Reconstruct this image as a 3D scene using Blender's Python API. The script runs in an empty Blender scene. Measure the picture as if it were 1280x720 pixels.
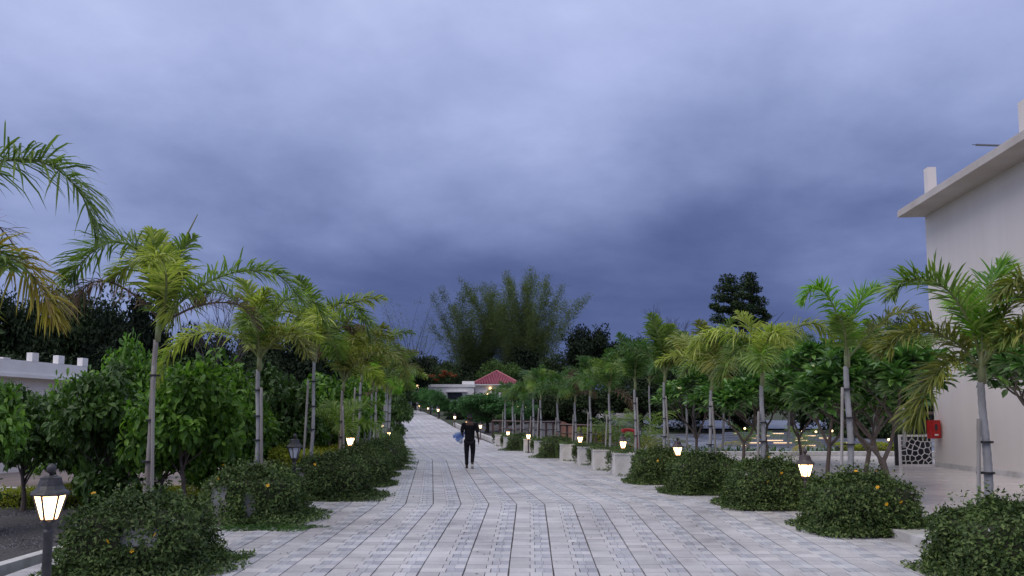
import bpy, math, random
import numpy as np
from mathutils import Vector, Matrix
R = math.radians
S = bpy.context.scene
C = S.collection
random.seed(7)
rng = np.random.default_rng(7)

# ------------------------------------------------------------------ camera, sky, sun, exposure
EYE = 2.1
PITCH = R(5)
PPY = 522 - 1000 * math.tan(PITCH)      # row of the lens axis: the photo is cropped off centre
cd = bpy.data.cameras.new('camera')
cd.sensor_width = 36; cd.lens = 36 * 1000 / 1280
cd.clip_start = .1; cd.clip_end = 3000
cam = bpy.data.objects.new('camera', cd)
C.objects.link(cam)
cam.location = (0, 0, EYE)
cd.shift_y = (PPY - 360) / 1280
cam.rotation_euler = (math.pi / 2 + PITCH, 0, 0)
S.camera = cam
S.view_settings.view_transform = 'Standard'
S.view_settings.look = 'None'
S.view_settings.exposure = 0
S.view_settings.gamma = 1

SUN_EL, SUN_AZ = R(50), R(232)
w = bpy.data.worlds.new('World'); S.world = w
w.use_nodes = True
nt = w.node_tree; nt.nodes.clear()


def nd(nt, t, **kw):
    n = nt.nodes.new(t)
    for k, v in kw.items():
        if k.startswith('i_'):
            n.inputs[int(k[2:])].default_value = v
        else:
            setattr(n, k, v)
    return n


def mth(nt, op, a, b=None, c=None):
    n = nt.nodes.new('ShaderNodeMath'); n.operation = op
    for i, q in enumerate((a, b, c)):
        if q is None: continue
        if isinstance(q, (int, float)): n.inputs[i].default_value = q
        else: nt.links.new(q, n.inputs[i])
    return n.outputs[0]


def ramp(nt, fac, stops, interp='LINEAR'):
    n = nt.nodes.new('ShaderNodeValToRGB')
    cr = n.color_ramp; cr.interpolation = interp
    while len(cr.elements) < len(stops): cr.elements.new(.5)
    for e, (p, c) in zip(cr.elements, stops):
        e.position = p; e.color = (*c, 1) if len(c) == 3 else c
    nt.links.new(fac, n.inputs[0])
    return n.outputs[0]


def mixc(nt, fac, a, b, mode='MIX'):
    n = nt.nodes.new('ShaderNodeMix'); n.data_type = 'RGBA'; n.blend_type = mode
    for s, q in ((n.inputs[0], fac), (n.inputs[6], a), (n.inputs[7], b)):
        if isinstance(q, (int, float)): s.default_value = q
        elif isinstance(q, tuple): s.default_value = (*q, 1) if len(q) == 3 else q
        else: nt.links.new(q, s)
    return n.outputs[2]


tc = nd(nt, 'ShaderNodeTexCoord')
sep = nd(nt, 'ShaderNodeSeparateXYZ'); nt.links.new(tc.outputs['Generated'], sep.inputs[0])
X, Y, Z = sep.outputs
zc = mth(nt, 'MAXIMUM', Z, 0.0)
den = mth(nt, 'ADD', zc, .22)
comb = nd(nt, 'ShaderNodeCombineXYZ')
nt.links.new(mth(nt, 'DIVIDE', X, den), comb.inputs[0])
nt.links.new(mth(nt, 'DIVIDE', Y, den), comb.inputs[1])
n1 = nd(nt, 'ShaderNodeTexNoise'); nt.links.new(comb.outputs[0], n1.inputs['Vector'])
n1.inputs['Scale'].default_value = .9; n1.inputs['Detail'].default_value = 9; n1.inputs['Roughness'].default_value = .55
n1.inputs['Distortion'].default_value = .2
comb2 = nd(nt, 'ShaderNodeCombineXYZ')
nt.links.new(X, comb2.inputs[0]); nt.links.new(Y, comb2.inputs[1]); nt.links.new(mth(nt, 'MULTIPLY', Z, 1.6), comb2.inputs[2])
n2 = nd(nt, 'ShaderNodeTexNoise'); nt.links.new(comb2.outputs[0], n2.inputs['Vector'])
n2.inputs['Scale'].default_value = 3.1; n2.inputs['Detail'].default_value = 5; n2.inputs['Roughness'].default_value = .5
ax = mth(nt, 'SUBTRACT', X, .10)
az2 = mth(nt, 'MULTIPLY', mth(nt, 'MULTIPLY', mth(nt, 'MULTIPLY', ax, ax), .60), mth(nt, 'MAXIMUM', mth(nt, 'SUBTRACT', 1.0, mth(nt, 'MULTIPLY', zc, 2.2)), -.2))
e = mth(nt, 'ADD', zc, mth(nt, 'MULTIPLY', mth(nt, 'SUBTRACT', n1.outputs[0], .5), .26))
e = mth(nt, 'ADD', e, mth(nt, 'MULTIPLY', mth(nt, 'SUBTRACT', n2.outputs[0], .5), .22))
e = mth(nt, 'ADD', e, az2)
cl = ramp(nt, e, [(0, (.100, .138, .32)), (.10, (.074, .104, .26)), (.19, (.115, .155, .345)), (.27, (.205, .26, .49)),
                  (.38, (.355, .425, .715)), (.56, (.60, .67, .98)), (1, (1.02, 1.06, 1.24))], 'B_SPLINE')
fine = ramp(nt, n1.outputs[0], [(.25, (.76, .78, .82)), (.75, (1.22, 1.20, 1.17))])
cl = mixc(nt, 1.0, cl, fine, 'MULTIPLY')
n3 = nd(nt, 'ShaderNodeTexNoise'); nt.links.new(comb.outputs[0], n3.inputs['Vector'])
n3.inputs['Scale'].default_value = 1.5; n3.inputs['Detail'].default_value = 12; n3.inputs['Roughness'].default_value = .62; n3.inputs['Distortion'].default_value = .25
cl = mixc(nt, 1.0, cl, ramp(nt, n3.outputs[0], [(.3, (.90, .91, .93)), (.5, (1, 1, 1)), (.7, (1.13, 1.12, 1.10))]), 'MULTIPLY')
sky = nd(nt, 'ShaderNodeTexSky', sky_type='NISHITA', sun_disc=False, sun_elevation=SUN_EL, sun_rotation=SUN_AZ)
skyc = mixc(nt, 1.0, sky.outputs[0], (.05, .05, .05), 'MULTIPLY')
tot = mixc(nt, .96, skyc, cl)
bg = nd(nt, 'ShaderNodeBackground'); nt.links.new(tot, bg.inputs[0]); bg.inputs[1].default_value = 1.0
wo = nd(nt, 'ShaderNodeOutputWorld'); nt.links.new(bg.outputs[0], wo.inputs[0])

sd = bpy.data.lights.new('sun', 'SUN'); sd.energy = 1.25; sd.angle = R(45); sd.color = (1, .91, .80)
sun = bpy.data.objects.new('sun', sd); C.objects.link(sun)
sv = Vector((math.sin(SUN_AZ) * math.cos(SUN_EL), math.cos(SUN_AZ) * math.cos(SUN_EL), math.sin(SUN_EL)))
sun.rotation_euler = sv.to_track_quat('Z', 'Y').to_euler()

# ------------------------------------------------------------------ helpers
PX = [-50, 0, 15, 42, 57, 68, 82, 98, 112, 140, 200, 400]
PZ = [0, 0, .455, .455, .86, 1.25, 1.9, 2.45, 2.95, 3.9, 5.2, 7]
CX = [-50, 0, 15, 30.5, 44, 68, 98, 122, 170, 300]
CC = [-.25, -.25, .09, -1.46, -3.9, -8, -13.2, -17.5, -26, -40]


def hroad(d): return float(np.interp(d, PX, PZ))
def cline(d): return float(np.interp(d, CX, CC))


def at(px, py, d):
    """the point seen at a photo pixel, d metres ahead of the camera"""
    u = (px - 640) / 1000; v = (PPY - py) / 1000
    yy = math.cos(PITCH) - v * math.sin(PITCH); zz = math.sin(PITCH) + v * math.cos(PITCH)
    return Vector((u / yy * d, d, EYE + zz / yy * d))


def hground(x, y):
    hr = hroad(y)
    rt = float(np.interp(y, [0, 36, 45, 60, 80, 110, 200, 400], [.2, .36, .36, .7, 1.8, 4.2, 8, 12]))
    c = cline(y)
    f = min(1, max(0, (x - (c + 5.5)) / 8))
    z = hr * (1 - f) + rt * f
    dl = c - x
    if dl > 5:                                             # the garden on the left lies a little lower
        z -= .25 * min(1, (dl - 5) / 2)
    if y < 38 and x > c + 5: z = min(z, hr - .12)
    return z


def tag(o, label=None, cat=None, group=None, kind=None):
    if label: o['label'] = label
    if cat: o['category'] = cat
    if group: o['group'] = group
    if kind: o['kind'] = kind
    return o


def empty(name, loc, rz=0, parent=None):
    o = bpy.data.objects.new(name, None); C.objects.link(o)
    o.location = loc; o.rotation_euler.z = rz; o.empty_display_size = .3
    o.parent = parent
    return o


def link(name, me, parent=None, loc=None, rz=0, mat=None, scale=None):
    o = bpy.data.objects.new(name, me); C.objects.link(o)
    o.parent = parent
    if loc is not None: o.location = loc
    o.rotation_euler.z = rz
    if scale is not None: o.scale = scale
    if mat is not None:
        o.material_slots[0].link = 'OBJECT'; o.material_slots[0].material = mat
    return o


class MB:
    def __init__(s): s.v = []; s.f = []; s.m = []
    def add(s, vs, fs, m=0):
        b = len(s.v); s.v += [tuple(p) for p in vs]; s.f += [tuple(i + b for i in f) for f in fs]; s.m += [m] * len(fs)
    def box(s, c, d, m=0, rz=0, top=None):
        hx, hy, hz = d[0] / 2, d[1] / 2, d[2] / 2; t = top or (1, 1)
        P = []
        for k in (-1, 1):
            q = t if k > 0 else (1, 1)
            for a, b in ((-1, -1), (1, -1), (1, 1), (-1, 1)):
                x, y = a * hx * q[0], b * hy * q[1]
                P.append((c[0] + x * math.cos(rz) - y * math.sin(rz), c[1] + x * math.sin(rz) + y * math.cos(rz), c[2] + k * hz))
        s.add(P, [(3, 2, 1, 0), (4, 5, 6, 7), (0, 1, 5, 4), (1, 2, 6, 5), (2, 3, 7, 6), (3, 0, 4, 7)], m)
    def tube(s, pts, rad, n=6, m=0, caps=True):
        pts = [Vector(p) for p in pts]
        if not hasattr(rad, '__len__'): rad = [rad] * len(pts)
        ref = Vector((0, 0, 1)); P = []
        for i, p in enumerate(pts):
            a = pts[max(0, i - 1)]; b = pts[min(len(pts) - 1, i + 1)]
            t = (b - a).normalized()
            if i == 0:
                if abs(t.dot(ref)) > .9: ref = Vector((1, 0, 0))
                x = ref.cross(t).normalized()
            else:
                x = (x - t * x.dot(t)).normalized()
            y = t.cross(x)
            for k in range(n):
                g = 2 * math.pi * k / n
                P.append(p + (x * math.cos(g) + y * math.sin(g)) * rad[i])
        F = []
        for i in range(len(pts) - 1):
            for k in range(n):
                k2 = (k + 1) % n
                F.append((i * n + k, i * n + k2, (i + 1) * n + k2, (i + 1) * n + k))
        if caps:
            F.append(tuple(range(n))[::-1]); F.append(tuple((len(pts) - 1) * n + k for k in range(n)))
        s.add(P, F, m)
    def lathe(s, prof, n=12, c=(0, 0, 0), m=0, ph=0):
        P = []; F = []
        for r, z in prof:
            for k in range(n):
                g = 2 * math.pi * k / n + ph
                P.append((c[0] + r * math.cos(g), c[1] + r * math.sin(g), c[2] + z))
        for i in range(len(prof) - 1):
            for k in range(n):
                k2 = (k + 1) % n
                F.append((i * n + k, i * n + k2, (i + 1) * n + k2, (i + 1) * n + k))
        F.append(tuple(range(n))[::-1]); F.append(tuple((len(prof) - 1) * n + k for k in range(n)))
        s.add(P, F, m)
    def mesh(s, name, mats, smooth=False):
        me = bpy.data.meshes.new(name); me.from_pydata(s.v, [], s.f)
        if not isinstance(mats, (list, tuple)): mats = [mats]
        for q in mats: me.materials.append(q)
        if len(mats) > 1: me.polygons.foreach_set('material_index', s.m)
        if smooth: me.polygons.foreach_set('use_smooth', [True] * len(s.f))
        me.update()
        return me
    def build(s, name, mats, parent=None, smooth=False, loc=None, rz=0):
        return link(name, s.mesh(name, mats, smooth), parent, loc, rz)


def np_mesh(name, V, F, mat, smooth=False):
    me = bpy.data.meshes.new(name)
    nv, nf, k = len(V), len(F), F.shape[1]
    me.vertices.add(nv); me.vertices.foreach_set('co', np.ascontiguousarray(V, dtype=np.float32).ravel())
    me.loops.add(nf * k); me.loops.foreach_set('vertex_index', np.ascontiguousarray(F, dtype=np.int32).ravel())
    me.polygons.add(nf); me.polygons.foreach_set('loop_start', np.arange(0, nf * k, k, dtype=np.int32))
    me.materials.append(mat); me.update(calc_edges=True)
    if not smooth: me.shade_flat()
    return me


LEAF = (np.array([(0, 0, 0), (.42, -.5, .10), (1, 0, -.06), (.42, .5, .10)]), np.array([(0, 1, 2), (0, 2, 3)]))
LONGLEAF = (np.array([(0, 0, 0), (.35, -.36, .07), (.72, -.44, .03), (1, 0, -.14), (.72, .44, .03), (.35, .36, .07), (.5, 0, .0)]),
            np.array([(0, 1, 6), (1, 2, 6), (2, 3, 6), (3, 4, 6), (4, 5, 6), (5, 0, 6)]))


def unit(a): return a / np.maximum(1e-9, np.linalg.norm(a, axis=1, keepdims=True))


def leaves(name, P, D, N, L, W, mat, tmpl=LEAF):
    D = unit(D); B = unit(np.cross(N, D)); U = np.cross(D, B)
    T, F = tmpl
    n, k = len(P), len(T)
    L = np.broadcast_to(L, n); W = np.broadcast_to(W, n)
    V = (P[:, None, :] + D[:, None, :] * (T[None, :, 0:1] * L[:, None, None]) + B[:, None, :] * (T[None, :, 1:2] * W[:, None, None])
         + U[:, None, :] * (T[None, :, 2:3] * L[:, None, None]))
    FF = (F[None] + (np.arange(n) * k)[:, None, None]).reshape(-1, 3)
    return np_mesh(name, V.reshape(-1, 3), FF, mat)


# ------------------------------------------------------------------ materials
MATS = {}


def mat(name, col, rough=.6, col2=None, scale=5, bump=0, bscale=40, spec=.5, metal=0, coord='Object', detail=6, stretch=None,
        rough2=None, contrast=(.35, .65)):
    m = bpy.data.materials.new(name); m.use_nodes = True; nt = m.node_tree
    p = nt.nodes['Principled BSDF']
    p.inputs['Roughness'].default_value = rough; p.inputs['Metallic'].default_value = metal
    p.inputs['Specular IOR Level'].default_value = spec
    t = nd(nt, 'ShaderNodeTexCoord'); mp = nd(nt, 'ShaderNodeMapping'); nt.links.new(t.outputs[coord], mp.inputs[0])
    if stretch: mp.inputs['Scale'].default_value = stretch
    if col2:
        n = nd(nt, 'ShaderNodeTexNoise'); nt.links.new(mp.outputs[0], n.inputs['Vector'])
        n.inputs['Scale'].default_value = scale; n.inputs['Detail'].default_value = detail; n.inputs['Roughness'].default_value = .6
        f = ramp(nt, n.outputs[0], [(contrast[0], (0, 0, 0)), (contrast[1], (1, 1, 1))])
        nt.links.new(mixc(nt, f, col, col2), p.inputs['Base Color'])
        if rough2 is not None:
            mr = nd(nt, 'ShaderNodeMapRange'); nt.links.new(f, mr.inputs[0]); mr.inputs[3].default_value = rough; mr.inputs[4].default_value = rough2
            nt.links.new(mr.outputs[0], p.inputs['Roughness'])
    else:
        p.inputs['Base Color'].default_value = (*col, 1)
    if bump:
        n = nd(nt, 'ShaderNodeTexNoise'); nt.links.new(mp.outputs[0], n.inputs['Vector'])
        n.inputs['Scale'].default_value = bscale; n.inputs['Detail'].default_value = 5
        b = nd(nt, 'ShaderNodeBump'); b.inputs['Strength'].default_value = bump; b.inputs['Distance'].default_value = .02
        nt.links.new(n.outputs[0], b.inputs['Height']); nt.links.new(b.outputs[0], p.inputs['Normal'])
    MATS[name] = m
    return m


def island(nt, m=False):
    g = nd(nt, 'ShaderNodeNewGeometry'); o = nd(nt, 'ShaderNodeObjectInfo')
    s = mth(nt, 'ADD', g.outputs['Random Per Island'], o.outputs['Random'])
    return mth(nt, 'FRACT', s), o.outputs['Random'], g


def leafmat(name, cols, rough=.5, trans=.3, objvar=.25, spec=.35):
    """leaf colour varies leaf by leaf and tree by tree"""
    m = bpy.data.materials.new(name); m.use_nodes = True; nt = m.node_tree
    p = nt.nodes['Principled BSDF']; out = nt.nodes['Material Output']
    p.inputs['Roughness'].default_value = rough; p.inputs['Specular IOR Level'].default_value = spec
    f, orand, g = island(nt)
    n = len(cols)
    c = ramp(nt, f, [(i / max(1, n - 1), q) for i, q in enumerate(cols)])
    t = nd(nt, 'ShaderNodeTexCoord')
    ns = nd(nt, 'ShaderNodeTexNoise'); nt.links.new(t.outputs['Object'], ns.inputs['Vector']); ns.inputs['Scale'].default_value = 1.7
    v = ramp(nt, ns.outputs[0], [(.3, (.7, .72, .7)), (.7, (1.3, 1.28, 1.2))])
    c = mixc(nt, 1, c, v, 'MULTIPLY')
    ov = ramp(nt, orand, [(0, (1 - objvar,) * 3), (1, (1 + objvar, 1 + objvar, 1 + objvar * .4))])
    c = mixc(nt, 1, c, ov, 'MULTIPLY')
    nt.links.new(c, p.inputs['Base Color'])
    tr = nd(nt, 'ShaderNodeBsdfTranslucent'); nt.links.new(mixc(nt, 1, c, (1.3, 1.5, .7), 'MULTIPLY'), tr.inputs[0])
    mx = nd(nt, 'ShaderNodeMixShader'); mx.inputs[0].default_value = trans
    nt.links.new(p.outputs[0], mx.inputs[1]); nt.links.new(tr.outputs[0], mx.inputs[2]); nt.links.new(mx.outputs[0], out.inputs[0])
    return m


def pavermat(name, c1, c2, c3):
    m = bpy.data.materials.new(name); m.use_nodes = True; nt = m.node_tree
    p = nt.nodes['Principled BSDF']
    f, orand, g = island(nt)
    c = ramp(nt, f, [(0, c1), (.5, c2), (1, c3)])
    t = nd(nt, 'ShaderNodeTexCoord'); geo = g
    ns = nd(nt, 'ShaderNodeTexNoise'); nt.links.new(geo.outputs['Position'], ns.inputs['Vector'])
    ns.inputs['Scale'].default_value = 1.3; ns.inputs['Detail'].default_value = 8; ns.inputs['Roughness'].default_value = .65
    v = ramp(nt, ns.outputs[0], [(.30, (.70, .68, .67)), (.45, (.93, .92, .92)), (.62, (1.08, 1.07, 1.07))])
    c = mixc(nt, 1, c, v, 'MULTIPLY')
    n3 = nd(nt, 'ShaderNodeTexNoise'); nt.links.new(geo.outputs['Position'], n3.inputs['Vector'])
    n3.inputs['Scale'].default_value = 60; n3.inputs['Detail'].default_value = 4
    v3 = ramp(nt, n3.outputs[0], [(.3, (.88, .88, .88)), (.7, (1.1, 1.1, 1.1))])
    c = mixc(nt, 1, c, v3, 'MULTIPLY')
    n4 = nd(nt, 'ShaderNodeTexNoise'); nt.links.new(geo.outputs['Position'], n4.inputs['Vector'])
    n4.inputs['Scale'].default_value = .35; n4.inputs['Detail'].default_value = 5
    c = mixc(nt, 1, c, ramp(nt, n4.outputs[0], [(.35, (.86, .84, .84)), (.6, (1.05, 1.05, 1.06))]), 'MULTIPLY')
    nt.links.new(c, p.inputs['Base Color'])
    mr = nd(nt, 'ShaderNodeMapRange'); nt.links.new(ns.outputs[0], mr.inputs[0]); mr.inputs[1].default_value = .3; mr.inputs[2].default_value = .7
    mr.inputs[3].default_value = .42; mr.inputs[4].default_value = .75
    nt.links.new(mr.outputs[0], p.inputs['Roughness'])
    b = nd(nt, 'ShaderNodeBump'); b.inputs['Strength'].default_value = .35; b.inputs['Distance'].default_value = .004
    nt.links.new(n3.outputs[0], b.inputs['Height']); nt.links.new(b.outputs[0], p.inputs['Normal'])
    return m


def glow(name, col, s):
    m = bpy.data.materials.new(name); m.use_nodes = True; nt = m.node_tree
    p = nt.nodes['Principled BSDF']
    p.inputs['Base Color'].default_value = (.9, .85, .75, 1); p.inputs['Emission Color'].default_value = (*col, 1)
    p.inputs['Emission Strength'].default_value = s; p.inputs['Roughness'].default_value = .3
    return m


def lanternglass(name, s):
    """milky lantern glass: the bulb behind it makes the middle hotter than the rim"""
    m = bpy.data.materials.new(name); m.use_nodes = True; nt = m.node_tree
    p = nt.nodes['Principled BSDF']; p.inputs['Roughness'].default_value = .25
    p.inputs['Base Color'].default_value = (.85, .8, .7, 1)
    t = nd(nt, 'ShaderNodeTexCoord'); sp = nd(nt, 'ShaderNodeSeparateXYZ'); nt.links.new(t.outputs['Generated'], sp.inputs[0])
    a = mth(nt, 'ABSOLUTE', mth(nt, 'SUBTRACT', sp.outputs[2], .5))
    c = ramp(nt, a, [(0, (1, .80, .50)), (.3, (1, .72, .38)), (.5, (1, .50, .18))])
    nt.links.new(c, p.inputs['Emission Color']); p.inputs['Emission Strength'].default_value = s
    return m


M_A = pavermat('paver_warm', (.43, .415, .43), (.50, .485, .50), (.57, .55, .56))
M_B = pavermat('paver_grey', (.35, .355, .40), (.41, .41, .455), (.47, .47, .51))
M_A2 = pavermat('paver_light', (.47, .465, .50), (.53, .525, .55), (.58, .57, .59))
M_JOINT = mat('joint_sand', (.13, .12, .12), .95, (.20, .18, .17), 6)
M_SOIL = mat('soil', (.045, .04, .03), .95, (.035, .055, .02), .8, .8, 14)
M_GRAVEL = mat('gravel', (.045, .042, .045), .9, (.11, .10, .105), 26, 1, 45, contrast=(.4, .7))
M_WHITE = mat('white_render', (.82, .79, .79), .75, (.70, .66, .65), 1.6, .25, 60, contrast=(.3, .8))
M_PLANTER = mat('planter_plaster', (.72, .70, .69), .75, (.50, .47, .44), 3.5, .35, 30, contrast=(.42, .8))
M_KERB = mat('kerb_white', (.62, .60, .60), .7, (.42, .40, .38), 3, .2, 40)
M_WALL = mat('wall_cream', (.74, .68, .655), .8, (.66, .60, .57), 1.3, .25, 50, contrast=(.35, .8), stretch=(1, 1, .10))
M_EAVE = mat('eave_concrete', (.58, .525, .50), .85, (.46, .40, .37), 1.1, .3, 30, contrast=(.35, .8))
M_BLACK = mat('cast_iron', (.022, .022, .026), .45, (.045, .042, .048), 18, .2, 60)
M_BROWNIRON = mat('bronze_iron', (.055, .04, .045), .5, (.09, .065, .065), 14, .2, 60)
M_GLASSLIT = lanternglass('lantern_glass_lit', 7)
M_GLASSOFF = mat('lantern_glass_unlit', (.62, .64, .72), .2)
M_RED = mat('red_paint', (.50, .018, .016), .35, (.36, .012, .012), 6)
M_TRUNK = mat('palm_bark', (.42, .42, .44), .8, (.24, .23, .235), 2.6, .4, 30, stretch=(1, 1, .5))
M_TRUNKBR = mat('palm_bark_brown', (.25, .20, .17), .85, (.33, .31, .31), 2.3, .4, 30)
M_STAKE = mat('bamboo_stake', (.40, .38, .37), .8, (.22, .19, .17), 4, .3, 30, stretch=(1, 1, .15))
M_SHAFT = mat('crownshaft', (.16, .22, .08), .5, (.25, .24, .13), 5)
M_BARK = mat('bark', (.10, .075, .065), .9, (.17, .135, .12), 5, .7, 25)
M_BARKD = mat('bark_dark', (.035, .03, .028), .95, (.06, .05, .045), 4)
M_TIE = mat('strap', (.02, .02, .022), .7)
M_TILE = mat('polished_stone', (.66, .60, .59), .14, (.56, .50, .49), .7, .012, 3, rough2=.30, contrast=(.3, .7))
M_WET = mat('wet_asphalt', (.12, .13, .17), .22, (.20, .21, .26), .25, .05, 5, rough2=.5)
M_GRASS = mat('lawn', (.10, .16, .035), .9, (.06, .11, .025), 2, .8, 40)
M_MAROON = mat('roof_tile', (.25, .04, .075), .6, (.36, .09, .13), 5, .2, 30)
M_RAIL = mat('brown_rail', (.06, .032, .03), .6, (.10, .06, .055), 4)
M_DARKGL = mat('dark_glass', (.02, .022, .03), .12, (.04, .04, .045), 2)
M_STEEL = mat('steel', (.14, .15, .18), .4, metal=.6)

L_VINE = leafmat('creeper_leaf', [(.028, .052, .016), (.056, .098, .028), (.092, .146, .042), (.17, .22, .08)], .55, .15, .12)
L_VINEL = leafmat('creeper_new_leaf', [(.05, .12, .03), (.09, .17, .045)], .5, .25, .1)
L_BUSH = leafmat('broad_leaf', [(.045, .105, .02), (.08, .175, .03), (.13, .26, .042), (.21, .36, .065)], .4, .3, .2)
L_BUSHD = leafmat('broad_leaf_dark', [(.04, .085, .02), (.065, .13, .03), (.10, .18, .045)], .4, .2, .2)
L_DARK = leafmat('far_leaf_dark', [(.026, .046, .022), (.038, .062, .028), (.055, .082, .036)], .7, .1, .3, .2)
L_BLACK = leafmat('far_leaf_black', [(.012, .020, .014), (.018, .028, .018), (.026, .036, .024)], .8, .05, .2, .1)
L_MID = leafmat('far_leaf_mid', [(.045, .08, .025), (.065, .12, .035), (.09, .15, .045)], .6, .15, .25, .2)
L_GREEN = leafmat('small_tree_leaf', [(.035, .10, .03), (.05, .14, .04), (.075, .18, .055)], .5, .25, .15)
L_ORANGE = leafmat('flame_flower', [(.22, .05, .02), (.32, .08, .03), (.16, .04, .02)], .6, .2, .1)
L_YELLOW = leafmat('golden_leaf', [(.16, .22, .02), (.28, .32, .03), (.42, .40, .04)], .5, .3, .1)
L_BAMBOO = leafmat('bamboo_leaf', [(.085, .12, .05), (.12, .155, .07), (.145, .175, .09)], .6, .3, .25, .2)
L_PLUM = leafmat('frangipani_leaf', [(.055, .13, .04), (.09, .20, .06), (.13, .27, .075), (.20, .34, .09)], .32, .2, .1, .5)
F_GREEN = leafmat('frond_green', [(.09, .155, .035), (.15, .23, .055), (.24, .32, .09)], .4, .35, .15)
F_DARK = leafmat('frond_dark', [(.04, .10, .025), (.065, .14, .035), (.10, .19, .05)], .4, .3, .15)
F_LIME = leafmat('frond_lime', [(.20, .26, .05), (.32, .37, .09), (.48, .50, .16)], .4, .4, .15)
F_OLIVE = leafmat('frond_olive', [(.11, .14, .03), (.17, .19, .045), (.26, .25, .065)], .5, .3, .15)
F_YEL = leafmat('frond_yellow', [(.36, .32, .05), (.50, .40, .07), (.26, .18, .06)], .5, .35, .1)
F_DRY = leafmat('frond_dry', [(.11, .07, .05), (.17, .11, .075), (.25, .19, .15)], .8, .15, .1)
F_BRIGHT = leafmat('frond_new', [(.12, .27, .03), (.18, .36, .04), (.26, .44, .06)], .4, .4, .1)
M_RACH = mat('frond_stem', (.13, .18, .05), .5, (.20, .20, .08), 3)
M_RACHD = mat('frond_stem_dry', (.12, .08, .06), .8)
M_PETALY = mat('yellow_petal', (.80, .42, .01), .5)
M_PETALW = mat('cream_petal', (.80, .78, .45), .5)

# ------------------------------------------------------------------ ground, path and its paving stones


def sheet(name, mt, xs, ys, zf, kind='structure', parent=None):
    V = [(x, y, zf(x, y)) for y in ys for x in xs]
    n = len(xs)
    F = [(j * n + i, j * n + i + 1, (j + 1) * n + i + 1, (j + 1) * n + i) for j in range(len(ys) - 1) for i in range(n - 1)]
    me = bpy.data.meshes.new(name); me.from_pydata(V, [], F); me.materials.append(mt)
    me.polygons.foreach_set('use_smooth', [True] * len(F))
    o = link(name, me, parent)
    if kind and not parent: o['kind'] = kind
    return o


gx = [-900, -500, -250, -140] + list(range(-80, -24, 6)) + list(range(-22, 26, 1)) + list(range(26, 90, 6)) + [140, 250, 500, 900]
gy = [-60, -20] + list(range(0, 60, 1)) + list(range(60, 160, 4)) + [180, 220, 300, 500, 900, 1500]
sheet('ground', M_SOIL, gx, gy, lambda x, y: hground(x, y) - .08 + .02 * math.sin(x * 2.1 + y) * math.sin(y * 1.3))

SW = .515
ROW = .205
PAV_T = .03
path = sheet('path', M_JOINT, [-5.7, 0, 5.2], sorted([-6, 0, 3, 6, 9, 12, 15, 20, 25, 30.5]), lambda x, y: hroad(y) + .02, parent=None)
path['label'] = 'pale block paved drive that bends gently left and climbs away between the planters'


def place(u, y, zo): return (cline(y) + u, y, hroad(y) + zo)


# rebuild the joint bed so that it follows the centre line
V = []; F = []
ys = [-6, 0, 5, 10, 15, 20, 25, 30.5, 34, 38, 42, 44, 50, 57, 62, 68, 75, 82, 90, 98, 105, 112, 122, 131, 140, 155, 170]
for y in ys:
    w0, w1 = (-5.68, 5.68) if y < 31 else (-4.14, 4.14) if y < 46 else (-3.11, 3.11)
    V += [place(w0, y, .021), place(w1, y, .021)]
F = [(2 * i, 2 * i + 1, 2 * i + 3, 2 * i + 2) for i in range(len(ys) - 1)]
me = bpy.data.meshes.new('path'); me.from_pydata(V, [], F); me.materials.append(M_JOINT); path.data = me

PTOP = .052


def paver_cells():
    j = 0
    y = 3.0
    while y < 150:
        if y < 31: k0, k1 = -11, 11
        elif y < 46: k0, k1 = -8, 8
        else: k0, k1 = -6, 6
        rows = 1 if y < 60 else 2
        for k in range(k0, k1):
            u = k * SW
            if (j + (k % 2) * 0) % 2 == 0:
                yield 0, u, u + .245, y, rows; yield 2, u + .245, u + .388, y, rows; yield 2, u + .383, u + SW - .006, y, rows
            else:
                yield 0, u, u + .305, y, rows; yield 1, u + .305, u + .4075, y, rows; yield 1, u + .4025, u + SW - .006, y, rows
        y += ROW * rows; j += 1


def visible_near(u, y):
    if y < 9.55: return False
    x = cline(y) + u
    px = 640 + x / y * 957
    return 300 < px < 1130


single = {}
n_single = 0
buf = {0: [], 1: [], 2: []}
for m, u0, u1, y, rows in paver_cells():
    g = .0042
    if visible_near((u0 + u1) / 2, y) and n_single < 300:
        key = (m, round(u1 - u0, 3))
        if key not in single:
            b = MB(); wx = (u1 - u0) / 2 - g; wy = ROW / 2 - g; t = PAV_T; c = .0006
            P = [(-wx, -wy, -t), (wx, -wy, -t), (wx, wy, -t), (-wx, wy, -t), (-wx, -wy, -c), (wx, -wy, -c), (wx, wy, -c), (-wx, wy, -c),
                 (-wx + c, -wy + c, 0), (wx - c, -wy + c, 0), (wx - c, wy - c, 0), (-wx + c, wy - c, 0)]
            Fq = [(0, 1, 5, 4), (1, 2, 6, 5), (2, 3, 7, 6), (3, 0, 4, 7), (4, 5, 9, 8), (5, 6, 10, 9), (6, 7, 11, 10), (7, 4, 8, 11), (8, 9, 10, 11)]
            b.add(P, Fq); single[key] = b.mesh('paving_stone', (M_A, M_B, M_A2)[m])
        o = link('paving_stone', single[key], path)
        p = place((u0 + u1) / 2, y + ROW / 2, PTOP + rng.uniform(-.0015, .0015))
        o.location = p
        o.rotation_euler = (math.atan(.0303) + rng.normal(0, .002), rng.normal(0, .002), -.0227)
        n_single += 1
        continue
    g = rng.uniform(.003, .007)
    buf[m].append((u0 + g + (.004 if round(u0 / SW, 3) % 1 == 0 else 0), u1 - g, y + g * .8, y + ROW * rows - g * .8))
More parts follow.
